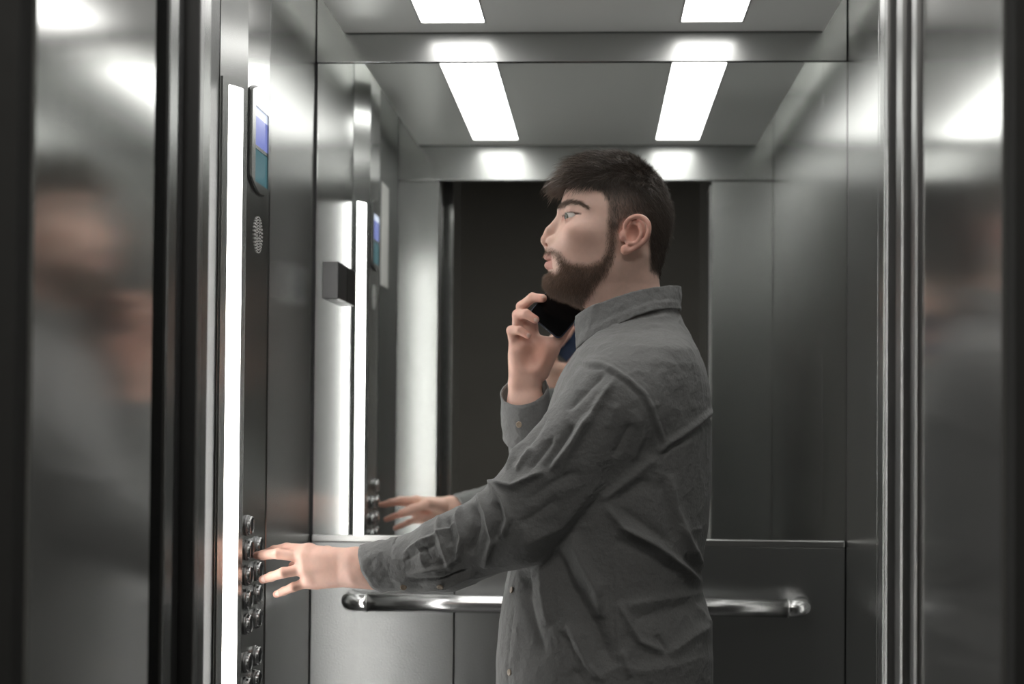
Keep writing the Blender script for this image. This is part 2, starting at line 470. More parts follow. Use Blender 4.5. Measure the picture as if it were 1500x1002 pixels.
# speaker grille: rings of short slots round a centre
spk_c = (2.632, zx(372, 341)); rs = .030
gr = empty('speaker_grille', (COPX, spk_c[0], spk_c[1])); gr.parent = cop; gr.matrix_parent_inverse = parent_mw(cop).inverted()
bm = bmesh.new(); bmd = bmesh.new()
for ring in range(1, 7):
    r = rs * ring / 6.2
    cnt = 5 + 4 * ring
    for k in range(cnt):
        t = 2 * math.pi * k / cnt + ring * .5
        c, s = math.cos(t), math.sin(t)
        hl_, hw2 = rs * .052, rs * .030 + r * .018
        for b_, (x0, x1), sc in ((bmd, (.0001, .0007), 1.0), (bm, (.0002, .0017), 1.0)):
            dr = 0 if b_ is bmd else rs * .055
            q = [(r + dr - hl_ * sc, -hw2), (r + dr + hl_ * sc, -hw2), (r + dr + hl_ * sc, hw2), (r + dr - hl_ * sc, hw2)]
            if b_ is bm: q = [(r + dr - hl_ * .6, -hw2), (r + dr + hl_ * .6, -hw2), (r + dr + hl_ * .6, hw2), (r + dr - hl_ * .6, hw2)]
            lo = [b_.verts.new((COPX + x0, spk_c[0] + a * c - b2 * s, spk_c[1] + a * s + b2 * c)) for a, b2 in q]
            hi = [b_.verts.new((COPX + x1, spk_c[0] + a * c - b2 * s, spk_c[1] + a * s + b2 * c)) for a, b2 in q]
            b_.faces.new(hi)
            for i in range(4): b_.faces.new((lo[i], lo[(i + 1) % 4], hi[(i + 1) % 4], hi[i]))
o = obj_bm('slots', bmd, M_BLACKGAP, gr); o['kind'] = 'stuff'
M_LIP = metal('grille_lip', (.72, .72, .70), .45, metallic=.3)
o = obj_bm('slot_lips', bm, M_LIP, gr); o['kind'] = 'stuff'

# buttons: base, bright ring and domed cap each
def lathe(prof, c, axis_x=True, n=32):
    V = []; Fc = []
    for h, r in prof:
        for k in range(n):
            t = 2 * math.pi * k / n
            V.append((c[0] + h, c[1] + r * math.cos(t), c[2] + r * math.sin(t)))
    for i in range(len(prof) - 1):
        for k in range(n):
            a = i * n + k; b = i * n + (k + 1) % n
            Fc.append((a, b, b + n, a + n))
    Fc.append(tuple(range((len(prof) - 1) * n, len(prof) * n)))
    return V, Fc
M_BTN = metal('button_steel', (.26, .26, .26), .4, rvar=.03)
M_BTNCAP = metal('button_cap_dark', (.07, .07, .07), .45, rvar=.03)
M_RING = metal('button_ring_steel', (.42, .42, .42), .27, rvar=.02)
rb_ = .0165
YA, YBc = 2.572, 2.645
zrow = [zx(353, 772), zx(353, 808.5), zx(353, 846), zx(353, 881.5), zx(353, 918)]
sp_ = zrow[0] - zrow[1]
pos = [(YA, zrow[0])]
for z in zrow[1:]: pos += [(YA, z), (YBc, z)]
for k in range(2):
    z = zrow[4] - sp_ * 1.55 - k * sp_
    pos += [(YA, z), (YBc, z)]
proto = None
BTN = []
for (yy, zz) in pos:
    if proto is None:
        V, Fc = lathe([(0, .0176), (.002, .0176), (.003, .0172), (.0035, .0160)], (0, 0, 0))
        meA = mesh_vf('button', V, Fc, M_BTN, cop)
        V, Fc = lathe([(.003, .0160), (.0075, .0157), (.0095, .0151), (.0103, .0141), (.0100, .0130), (.0080, .0122)], (0, 0, 0))
        meB = mesh_vf('button_ring', V, Fc, M_RING, meA)
        V, Fc = lathe([(.005, .0122), (.0082, .0120), (.0088, .0110), (.0088, .004), (.0088, .0005)], (0, 0, 0))
        meC = mesh_vf('button_cap', V, Fc, M_BTNCAP, meA)
        proto = (meA, meB, meC); trio = proto
    else:
        trio = tuple(p.copy() for p in proto)
        for p in trio: COL.objects.link(p)
        trio[1].parent = trio[0]; trio[2].parent = trio[0]
    trio[0].matrix_parent_inverse = parent_mw(cop).inverted()
    trio[0].location = (COPX + .0003, yy, zz)
    for p in trio[1:]:
        p.matrix_parent_inverse = Matrix.Identity(4); p.location = (0, 0, 0)
    BTN.append((yy, zz))

# ------------------------------------------------------------------ small black wall box and paper notice
bx = empty('wall_box', (-.562, YB, CAM_Z + .26), 'small black plastic box fixed to the mirror near its left edge', 'box')
x0, x1 = XL + .038, XL + .074
zb0, zb1 = float(at(490, 441, YB - .05)[2]), float(at(490, 387, YB - .05)[2])
box('housing', x0, x1, YB - .110, YB - .0015, zb0, zb1, M_BLACKPL, bx, .003)
box('face_plate', x0 + .001, x1 - .001, YB - .1125, YB - .1102, zb0 + .001, zb1 - .001, M_GREYPL, bx, .001)
z0n, z1n = CAM_Z + .37, CAM_Z + .665
nt_ = box('notice', XL + .0003, XL + .0012, 2.14, 2.29, z0n, z1n, M_PAPER)
tag(nt_, 'blank white paper notice on the left wall, reflected beside the light strip', 'notice')
# ------------------------------------------------------------------ implicit surfaces -> meshes
RNG = np.random.default_rng(7)
f32 = np.float32

def smin(a, b, k):
    h = np.maximum(k - np.abs(a - b), 0) / k
    return np.minimum(a, b) - h * h * k * .25

def smax(a, b, k):
    return -smin(-a, -b, k)

def ell(P, c, r):
    q = (P - np.asarray(c, f32))
    k0 = np.sqrt(((q / np.asarray(r, f32)) ** 2).sum(1)) + 1e-6
    k1 = np.sqrt(((q / (np.asarray(r, f32) ** 2)) ** 2).sum(1)) + 1e-9
    return k0 * (k0 - 1) / k1

def caps(P, a, b, ra, rb):
    a = np.asarray(a, f32); b = np.asarray(b, f32); d = b - a
    t = np.clip(((P - a) @ d) / max(float(d @ d), 1e-12), 0, 1)
    q = P - a - t[:, None] * d
    return np.sqrt((q * q).sum(1)) - (ra + (rb - ra) * t)

def chain(P, pts, rad, k):
    f = None
    for i in range(len(pts) - 1):
        g = caps(P, pts[i], pts[i + 1], rad[i], rad[i + 1])
        f = g if f is None else smin(f, g, k)
    return f

def sdf_mesh(f, lo, hi, h, k=4, safe=2.0):
    """adaptive surface nets; returns verts, quads"""
    lo = np.asarray(lo, float); hi = np.asarray(hi, float)
    nb = np.maximum(1, np.ceil((hi - lo) / (h * k)).astype(int))
    gx = [lo[i] + h * k * np.arange(nb[i] + 1) for i in range(3)]
    G = np.stack(np.meshgrid(*gx, indexing='ij'), -1).reshape(-1, 3).astype(f32)
    C = f(G).reshape(nb + 1)
    lo8 = np.full(nb, np.inf); neg = np.zeros(nb, int)
    for a in (0, 1):
        for b in (0, 1):
            for c in (0, 1):
                s = C[a:nb[0] + a, b:nb[1] + b, c:nb[2] + c]
                lo8 = np.minimum(lo8, np.abs(s)); neg += (s < 0)
    act = (lo8 < h * k * safe) | ((neg > 0) & (neg < 8))
    N = nb * k + 1
    D = np.ones(N, f32)
    base = np.repeat(np.repeat(np.repeat(C[:-1, :-1, :-1], k, 0), k, 1), k, 2)
    D[:-1, :-1, :-1] = base
    M = np.zeros(N, bool)
    A = np.argwhere(act)
    for a in range(k + 1):
        for b in range(k + 1):
            for c in range(k + 1):
                M[A[:, 0] * k + a, A[:, 1] * k + b, A[:, 2] * k + c] = True
    I = np.argwhere(M)
    vals = np.empty(len(I), f32)
    for s in range(0, len(I), 400000):
        vals[s:s + 400000] = f((lo + h * I[s:s + 400000]).astype(f32))
    D[I[:, 0], I[:, 1], I[:, 2]] = vals
    S = D < 0
    cnt = np.zeros(N - 1, np.int8)
    offs = [(a, b, c) for a in (0, 1) for b in (0, 1) for c in (0, 1)]
    for a, b, c in offs:
        cnt += S[a:N[0] - 1 + a, b:N[1] - 1 + b, c:N[2] - 1 + c]
    Q = np.argwhere((cnt > 0) & (cnt < 8))
    ID = np.full(N - 1, -1, np.int32); ID[Q[:, 0], Q[:, 1], Q[:, 2]] = np.arange(len(Q))
    cv = np.stack([D[Q[:, 0] + a, Q[:, 1] + b, Q[:, 2] + c] for a, b, c in offs], 1)
    acc = np.zeros((len(Q), 3)); num = np.zeros(len(Q))
    o3 = np.array(offs, float)
    for i in range(8):
        for j in range(i + 1, 8):
            if np.abs(o3[i] - o3[j]).sum() != 1: continue
            x = (cv[:, i] < 0) != (cv[:, j] < 0)
            t = cv[x, i] / (cv[x, i] - cv[x, j] + 1e-20)
            acc[x] += o3[i] + t[:, None] * (o3[j] - o3[i]); num[x] += 1
    V = lo + h * (Q + acc / num[:, None])
    Fq = []
    for ax in range(3):
        sl0 = [slice(1, -1)] * 3; sl1 = [slice(1, -1)] * 3
        sl0[ax] = slice(0, N[ax] - 1); sl1[ax] = slice(1, N[ax])
        s0 = S[tuple(sl0)]; s1 = S[tuple(sl1)]
        E = np.argwhere(s0 != s1)
        flip = s0[E[:, 0], E[:, 1], E[:, 2]]
        e = E + 1; e[:, ax] -= 1
        b_, c_ = (ax + 1) % 3, (ax + 2) % 3
        def cell(db, dc):
            q = e.copy(); q[:, b_] -= db; q[:, c_] -= dc
            return ID[q[:, 0], q[:, 1], q[:, 2]]
        quad = np.stack([cell(1, 1), cell(0, 1), cell(0, 0), cell(1, 0)], 1)
        quad[~flip] = quad[~flip][:, ::-1]
        Fq.append(quad)
    Fq = np.concatenate(Fq)
    Fq = Fq[(Fq >= 0).all(1)]
    return V, Fq

def vnormals(V, Fq):
    n = np.cross(V[Fq[:, 2]] - V[Fq[:, 0]], V[Fq[:, 3]] - V[Fq[:, 1]])
    N = np.zeros_like(V)
    for i in range(4): np.add.at(N, Fq[:, i], n)
    return N / (np.linalg.norm(N, axis=1)[:, None] + 1e-12)

def smooth(V, Fq, it=1, lam=.5):
    for _ in range(it):
        S = np.zeros_like(V); c = np.zeros(len(V))
        for i in range(4):
            for j in ((i + 1) % 4, (i - 1) % 4):
                np.add.at(S, Fq[:, i], V[Fq[:, j]]); np.add.at(c, Fq[:, i], 1)
        V = V + lam * (S / c[:, None] - V)
    return V

def np_mesh(name, V, Fq, mat, parent, cols=None, smooth_=True):
    me = bpy.data.meshes.new(name)
    V = np.asarray(V, f32); Fq = np.asarray(Fq, np.int32)
    n, m = len(V), Fq.shape[1]
    me.vertices.add(n); me.vertices.foreach_set('co', V.ravel())
    me.loops.add(Fq.size); me.loops.foreach_set('vertex_index', Fq.ravel())
    me.polygons.add(len(Fq)); me.polygons.foreach_set('loop_start', np.arange(0, Fq.size, m, dtype=np.int32))
    me.update(calc_edges=True); me.validate()
    if cols is not None:
        at_ = me.color_attributes.new('tint', 'FLOAT_COLOR', 'POINT')
        at_.data.foreach_set('color', np.concatenate([cols, np.ones((n, 1))], 1).astype(f32).ravel())
    return link_mesh(name, me, mat, parent, smooth_)

def noise3(P, s, seed=0):
    """smooth value noise in -1..1"""
    q = np.asarray(P, float) * s + seed * 17.3
    i = np.floor(q).astype(np.int64); t = q - i; t = t * t * (3 - 2 * t)
    r = 0
    for a in (0, 1):
        for b in (0, 1):
            for c in (0, 1):
                hsh = ((i[:, 0] + a) * 73856093) ^ ((i[:, 1] + b) * 19349663) ^ ((i[:, 2] + c) * 83492791) ^ (seed * 2654435)
                hsh = (hsh ^ (hsh >> 13)) * 1274126177
                v = ((hsh ^ (hsh >> 16)) & 65535) / 32767.5 - 1
                r = r + v * np.where(a, t[:, 0], 1 - t[:, 0]) * np.where(b, t[:, 1], 1 - t[:, 1]) * np.where(c, t[:, 2], 1 - t[:, 2])
    return r

def in_poly(u, v, poly):
    ins = np.zeros(len(u), bool); n = len(poly)
    for i in range(n):
        x0, y0 = poly[i]; x1, y1 = poly[(i + 1) % n]
        c = ((y0 > v) != (y1 > v)) & (u < (x1 - x0) * (v - y0) / (y1 - y0 + 1e-9) + x0)
        ins ^= c
    return ins

def seg_dist(u, v, pts):
    d = np.full(len(u), 1e9); tt = np.zeros(len(u)); L = 0; sg = np.zeros(len(u))
    for (x0, y0), (x1, y1) in zip(pts[:-1], pts[1:]):
        dx, dy = x1 - x0, y1 - y0; l2 = dx * dx + dy * dy
        t = np.clip(((u - x0) * dx + (v - y0) * dy) / l2, 0, 1)
        e = np.hypot(u - x0 - t * dx, v - y0 - t * dy)
        s = dx * (v - y0) - dy * (u - x0)
        b = e < d
        d = np.where(b, e, d); tt = np.where(b, L + t * math.sqrt(l2), tt); sg = np.where(b, s, sg)
        L += math.sqrt(l2)
    return d, tt / L, np.sign(sg)

def poly_sd(u, v, poly):
    d, _, _ = seg_dist(u, v, list(poly) + [poly[0]])
    return np.where(in_poly(u, v, poly), -d, d)

# ------------------------------------------------------------------ the man: frame of reference
YM = 2.58
KP = YM / F_PX                      # metres per photo pixel in his middle plane
O_H = at(885, 350, YM)
def l2w(u, v, l):
    u = np.asarray(u, float); v = np.asarray(v, float); l = np.asarray(l, float)
    return np.stack([O_H[0] + (u - 885) * KP + 0 * l, YM + l * KP + 0 * u, O_H[2] - (v - 350) * KP + 0 * l], -1)
def w2l(P):
    P = np.asarray(P)
    return 885 + (P[:, 0] - O_H[0]) / KP, 350 - (P[:, 2] - O_H[2]) / KP, (P[:, 1] - YM) / KP
def J(u, v, l):
    return at(u, v, YM + l * KP)

person = empty('person', (float(O_H[0]) + .05, YM, 0), 'man in a grey button-up shirt pressing a button while holding a phone to his ear', 'person')

# section table: v, front u, back u, half width, centre u
HEAD = np.array([
 (229, 896, 906, 6, 901), (234, 872, 926, 26, 901), (241, 857, 940, 40, 903), (250, 846, 949, 49, 905), (265, 834, 961, 58, 906), (280, 827, 969, 64, 907),
 (300, 820.5, 976, 68, 908), (310, 818.5, 978, 69, 908), (320, 820.5, 979, 69, 908), (332, 818, 978.5, 68.5, 908), (345, 812, 977, 67, 908),
 (358, 805, 975, 65, 907), (366, 801, 973, 63.5, 906), (376, 800, 971, 61.5, 905), (385, 801.5, 969, 60, 905), (393, 802, 967, 58, 905),
 (402, 803, 966, 56, 905), (411, 800.5, 966, 54, 905), (419, 801.5, 967, 51.5, 905), (428, 807, 970, 50, 907), (435, 820, 972, 49, 910),
 (441, 836, 974, 49, 914), (448, 851, 977, 50, 918), (455, 861, 980, 51, 921), (470, 866, 988, 54, 926), (500, 866, 1002, 60, 932), (560, 860, 1010, 70, 936)], float)
def smooth_table(T_):
    v = np.arange(T_[0, 0], T_[-1, 0] + .1, 1.0)
    out = [v]
    for c in range(1, T_.shape[1]):
        y = np.interp(v, T_[:, 0], T_[:, c])
        for _ in range(2):
            yp = np.pad(y, 2, mode='edge'); y = (yp[:-4] + 4 * yp[1:-3] + 6 * yp[2:-2] + 4 * yp[3:-1] + yp[4:]) / 16
        out.append(y)
    return np.stack(out, 1)
HEAD_S = smooth_table(HEAD)

def sections(u, v, l, TB, q=2.0):
    vv = TB[:, 0]
    F_ = np.interp(v, vv, TB[:, 1]); B_ = np.interp(v, vv, TB[:, 2]); W_ = np.interp(v, vv, TB[:, 3]); c_ = np.interp(v, vv, TB[:, 4])
    sF = np.interp(v, vv, np.abs(np.gradient(TB[:, 1]))); sB = np.interp(v, vv, np.abs(np.gradient(TB[:, 2])))
    d = u - c_
    a = np.where(d < 0, c_ - F_, B_ - c_)
    sl = np.minimum(np.where(d < 0, sF, sB), 3)
    k0 = np.sqrt((d / a) ** 2 + (l / W_) ** 2) + 1e-6
    if q != 2.0:
        k0 = (np.abs(d / a) ** q + np.abs(l / W_) ** q) ** (1 / q) + 1e-6
    k1 = np.sqrt((d / a ** 2) ** 2 + (l / W_ ** 2) ** 2) + 1e-9
    if q != 2.0:
        f = (k0 - 1) * np.minimum(a, W_)
    else:
        f = k0 * (k0 - 1) / k1
    f = f / np.sqrt(1 + sl ** 2)
    return np.maximum(f, np.maximum(vv[0] - v, v - vv[-1]))

EAR_HELIX = [(909, 349, 71), (908, 339, 73), (913, 331, 76), (923, 327, 79), (933, 329.5, 82), (939.5, 338, 84), (940, 350, 84), (935.5, 361, 81), (926, 369, 78), (915, 375, 75), (907, 376, 73)]
ER = [3.0, 3.2, 3.4, 3.6, 3.8, 3.8, 3.6, 3.3, 3.2, 3.8, 4.6]
def dense(pts, rad, m=4):
    pts = np.asarray(pts, float); n = len(pts); t = np.linspace(0, n - 1, (n - 1) * m + 1)
    ext = np.concatenate([[2 * pts[0] - pts[1]], pts, [2 * pts[-1] - pts[-2]]])
    i = np.minimum(t.astype(int), n - 2); x = (t - i)[:, None]
    p0, p1, p2, p3 = ext[i], ext[i + 1], ext[i + 2], ext[i + 3]
    c = .5 * (2 * p1 + (p2 - p0) * x + (2 * p0 - 5 * p1 + 4 * p2 - p3) * x ** 2 + (3 * p1 - p0 - 3 * p2 + p3) * x ** 3)
    return c, np.interp(t, np.arange(n), rad)
HX, HR = dense(EAR_HELIX, ER, 3)
AX, AR = dense([(928, 337, 80), (930.5, 350, 81.5), (924, 363, 79), (914, 366, 76)], [2.6, 2.9, 2.9, 2.5], 3)
SXg, SRg = dense([(914, 336, 84), (926, 333.5, 86), (934, 341, 88), (934, 351, 88)], [2.8, 3, 3, 2.4], 3)
def head_sdf(P):
    u, v, l0 = P[:, 0], P[:, 1], P[:, 2]
    l = np.abs(l0)
    A = np.stack([u, v, l], 1).astype(f32)
    f = sections(u, v, l, HEAD_S)
    # planes of the face: temples and cheeks flatten, jaw corner, cheekbone, brow
    f = smin(f, ell(A, (852, 347, 44), (26, 14, 14)), 22)
    f = smin(f, caps(A, (900, 396, 44), (826, 419, 12), 11, 10), 14)
    f = smin(f, ell(A, (813, 414, 0), (12.5, 12, 20)), 10)
    f = smin(f, caps(A, (823, 308.5, 8), (836, 308, 34), 5.5, 5), 8)
    f = smin(f, caps(A, (934, 378, 46), (880, 462, 20), 9, 9), 10)
    # eye sockets
    f = smax(f, -ell(A, (817, 322, 27), (11, 8.5, 14)), 7)
    # nose
    n = chain(A, [(823, 317, 0), (805.5, 340, 0), (799.5, 353, 0)], [5.6, 6.6, 8.0], 5)
    n = smin(n, ell(A, (808, 355.5, 9.6), (8.4, 6.4, 6.2)), 3.5)
    n = smin(n, caps(A, (800, 358, 0), (804, 365, 0), 4.5, 4), 4)
    f = smin(f, n, 10)
    f = smax(f, -ell(A, (802.0, 360.8, 7.6), (4.6, 2.2, 3.2)), 1.2)
    # crease behind the nostril wing
    f = smax(f, -caps(A, (815.5, 352, 17.5), (814, 361, 17), 1.6, 1.6), 3)
    # mouth
    ub = u - l * l / 52
    Mb = np.stack([ub, v, l], 1).astype(f32)
    lip = smin(ell(Mb, (803.5, 377.5, 0), (7.4, 5.6, 20)), ell(Mb, (805, 390, 0), (7.6, 6.4, 18)), 2.0)
    f = smin(f, lip, 3.5)
    f = smax(f, -ell(Mb, (798.5, 383.4, 0), (8.0, 1.25, 19)), 1.6)
    f = smax(f, -ell(Mb, (799, 400.5, 0), (4.5, 3.2, 14)), 4)
    # eyelids round the ball
    f = smin(f, ell(A, (837, 322.2, 29.5), (13.7, 13.4, 13.7)), 3.0)
    f = smax(f, -chain(A, [(823, 323.6, 16), (820.5, 322.2, 27), (825, 321.6, 36), (833, 321, 42), (843.5, 320.4, 47)], [1.2, 3.6, 3.7, 3.0, 1.1], 2), .7)
    f = smax(f, -ell(A, (837, 322.2, 29.5), (12.7, 12.7, 12.7)), .4)
    f = smax(f, -chain(A, [(820, 315.2, 18), (822, 313.6, 32), (833, 313.8, 45)], [.9, 1.0, .9], 1), 2.2)
    # ear
    e = ell(A, (922, 351, 72.5), (17, 22.5, 6))
    e = smax(e, -(0.86 * (u - 903) + 0.5 * (v - 372) + 7), 3)
    e = smin(e, chain(A, HX, HR, .6), 2.0)
    e = smax(e, -ell(A, (918.5, 351, 82), (10.5, 14, 13)), 2.5)
    e = smax(e, -chain(A, SXg, SRg, .6), 1.5)
    e = smin(e, chain(A, AX, AR * .85, .6), 5.0)
    e = smin(e, ell(A, (904.0, 354.0, 71), (4.2, 7.5, 4.5)), 4)
    e = smin(e, ell(A, (908, 373, 73.5), (6.2, 6.6, 4.2)), 2.5)
    f = smin(f, e, 3)
    return f
Vh, Fh = sdf_mesh(head_sdf, (780, 226, -95), (1016, 552, 95), 1.25, 4, 2.6)
hu, hv, hl_p = Vh[:, 0].copy(), Vh[:, 1].copy(), Vh[:, 2].copy()
HEAD_YAW = math.radians(5.0)
def place_head(P):
    """local photo-pixel frame -> world, with the small turn of the head towards the lens"""
    P = np.asarray(P, float)
    w = np.clip((470 - P[:, 1]) / 60, 0, 1)
    a = HEAD_YAW * w
    du, dl = P[:, 0] - 912, P[:, 2]
    return l2w(912 + du * np.cos(a) - dl * np.sin(a), P[:, 1], dl * np.cos(a) + du * np.sin(a))
Vh_w = place_head(Vh)
Nh = vnormals(Vh_w, Fh)
if Nh[np.argmin(hu)][0] > 0: Fh = Fh[:, ::-1]; Nh = -Nh

SKIN = np.array([.70, .475, .39])
def mixc(C, col, w):
    w = np.clip(w, 0, 1)[:, None]
    return C * (1 - w) + np.asarray(col)[None] * w
HAIR_POLY = [(815, 258), (835, 269), (858, 279), (877, 290), (884, 304), (884, 316), (886, 338), (897, 347), (904, 335), (914, 325), (930, 321), (943, 333), (945.5, 362), (948, 400), (975, 407), (1010, 404), (1010, 200), (815, 200)]
BEARD_POLY = [(884, 330), (897, 338), (898, 362), (893, 386), (885, 404), (868, 424), (858, 440), (850, 448), (820, 446), (795, 436), (790, 412), (797, 404), (800, 399), (806, 399), (812, 403), (818, 397), (816, 386), (812, 377.5), (794, 377), (795, 366), (806, 368), (818, 376), (824, 385), (835, 391), (857, 394), (876, 388), (883, 370)]
ah = np.abs(hl_p)
C = np.repeat(SKIN[None], len(Vh), 0)
ns = noise3(Vh_w, 60, 3); ns2 = noise3(Vh_w, 250, 5)
C = C * (1 + .05 * ns[:, None] + .03 * ns2[:, None])
g = lambda cu, cv, cl, r: np.exp(-(((hu - cu) ** 2 + (hv - cv) ** 2 + (ah - cl) ** 2) / r ** 2))
C = mixc(C, (.52, .25, .18), .55 * g(798, 354, 0, 14) + .35 * g(840, 355, 48, 26) + .5 * g(835, 333, 30, 10))
C = mixc(C, (.66, .33, .26), .75 * (poly_sd(hu, hv, [(898, 330), (926, 322), (946, 338), (940, 366), (905, 384), (898, 370)]) < 0) * (ah > 66))
lipm = ((hu - ah ** 2 / 52) < 805.5) & (hv > 372.5) & (hv < 397) & (ah < 20)
C[lipm] = C[lipm] * .35 + np.array([.46, .17, .14]) * .65
sdh = poly_sd(hu, hv, HAIR_POLY)
C = mixc(C, (.060, .042, .033), np.clip(.5 - sdh / 7, 0, 1) * (ah < 90) * (.93 - .22 * np.clip((930 - hu) / 30, 0, 1) * np.clip((hv - 285) / 25, 0, 1)) * ~((ah > 71) & (hu > 900) & (hu < 944) & (hv > 322) & (hv < 384)))
sdb = poly_sd(hu, hv, BEARD_POLY)
C = mixc(C, (.14, .085, .06), np.clip(.42 - sdb / 10, 0, 1) * .74 * (ah < 70))
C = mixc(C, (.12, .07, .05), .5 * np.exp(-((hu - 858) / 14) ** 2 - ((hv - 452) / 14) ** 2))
browd, browt, _ = seg_dist(hu, hv, [(820, 305), (832, 301), (845, 304), (855, 312)])
C = mixc(C, (.16, .10, .07), np.clip(1.2 - browd / 3.6, 0, 1) * .45 * (ah > 8) * (hu < 862))

lash, lt_, _ = seg_dist(hu, hv, [(822, 319.8), (826, 318), (834, 317.6), (846, 320.4)])
C = mixc(C, (.09, .05, .04), np.clip(1.3 - lash / 1.7, 0, 1) * .85 * (ah > 12) * (hu < 848))
C = mixc(C, (.50, .22, .17), np.exp(-(((hu - 822) / 5) ** 2 + ((hv - 324) / 5) ** 2)) * .6 * (ah > 12))

def skin_mat():
    m, nt, b = new_mat('skin')
    L = nt.links
    vc = nt.nodes.new('ShaderNodeVertexColor'); vc.layer_name = 'tint'
    L.new(vc.outputs['Color'], b.inputs['Base Color'])
    b.inputs['Roughness'].default_value = .48
    b.inputs['Specular IOR Level'].default_value = .35
    b.inputs['Subsurface Weight'].default_value = .12
    b.inputs['Subsurface Radius'].default_value = (1.0, .35, .2)
    b.inputs['Subsurface Scale'].default_value = .006
    geo = nt.nodes.new('ShaderNodeNewGeometry')
    nz = nt.nodes.new('ShaderNodeTexNoise'); nz.inputs['Scale'].default_value = 700; nz.inputs['Detail'].default_value = 3
    L.new(geo.outputs['Position'], nz.inputs['Vector'])
    n2 = nt.nodes.new('ShaderNodeTexVoronoi'); n2.inputs['Scale'].default_value = 480
    L.new(geo.outputs['Position'], n2.inputs['Vector'])
    ad = nt.nodes.new('ShaderNodeMath'); ad.operation = 'ADD'
    L.new(nz.outputs['Fac'], ad.inputs[0]); L.new(n2.outputs['Distance'], ad.inputs[1])
    bp = nt.nodes.new('ShaderNodeBump'); bp.inputs['Strength'].default_value = .10; bp.inputs['Distance'].default_value = .0006
    L.new(ad.outputs[0], bp.inputs['Height']); L.new(bp.outputs[0], b.inputs['Normal'])
    return m
M_SKIN = skin_mat()

# ------------------------------------------------------------------ hands and forearms
def finger(P, pts, r):
    pts = [np.asarray(p, f32) for p in pts]
    return chain(P, pts, r, .0035)

def P3(lst): return [J(*p) for p in lst]
# left hand: back of the hand to the lens, reaching for the buttons (u, v, pixels behind the middle plane)
bt = np.array([COPX + .012, 0, 0])
LH = dict(
    middle=([(443, 816, -28), (407, 811, -26), (386, 813, -8), (376, 813.5, -1)], [.0094, .0084, .0076, .0062]),
    index=([(452, 806, -24), (420, 803, -4), (402, 806, 10), (388, 811, 16)], [.0094, .0084, .0076, .0068]),
    ring=([(444, 834, -31), (415, 839, -34), (397, 845, -20), (385, 849, -10)], [.0092, .0082, .0074, .0066]),
    pinky=([(452, 853, -29), (430, 860, -32), (416, 866, -22), (405, 870.5, -15)], [.0082, .0072, .0066, .0058]),
    thumb=([(508, 822, -34), (482, 813, -2), (454, 820, 14), (430, 829, 22)], [.0130, .0118, .0100, .0082]))
L_W = J(538, 830, -14)
L_WRIST = [(J(524, 823, -58), J(560, 823, -68)), (J(524, 843, -58), J(560, 842, -68))]
def lhand_sdf(P):
    f = None
    for (u_, v_, l_), r0, r1 in (((450, 808, -26), .0155, .0115), ((444, 817, -36), .0155, .0115), ((446, 833, -39), .0150, .0112), ((453, 850, -34), .0140, .0105)):
        vw = 818 + (v_ - 808) * .55
        g = caps(P, J(518, vw, -56), J(u_ + 4, v_, l_ + 2), r0, r1)
        f = g if f is None else smin(f, g, .012)
    f = smin(f, caps(P, J(449, 812, -27), J(455, 847, -31), .0120, .0115), .014)
    f = smin(f, caps(P, J(505, 846, -48), J(466, 851, -32), .0145, .0125), .012)       # heel on the little-finger side
    f = smin(f, caps(P, J(506, 826, -38), J(478, 810, -10), .0155, .012), .012)
    for a, b in L_WRIST:
        f = smin(f, caps(P, a, b, .0200, .0220), .017)
    f = smin(f, caps(P, J(545, 832, -64), J(700, 805, -100), .027, .036), .02)
    f = smin(f, ell(P, J(522, 846, -70), (.010, .008, .010)), .008)                      # wrist bone
    for k_, (pts, r) in LH.items():
        f = smin(f, finger(P, [J(*p) for p in pts], [x * 1.06 for x in r]), .0085)
    # knuckles
    # web grooves between the tendons
    return f
def jl_all(dic): return np.concatenate([[J(*p) for p in pts] for pts, r in dic.values()])
q = np.concatenate([jl_all(LH), [J(640, 815, -90), J(560, 870, -90)]])
V1, F1 = sdf_mesh(lhand_sdf, q.min(0) - .035, q.max(0) + .035, .0016, 4, 1.8)
N1 = vnormals(V1, F1)

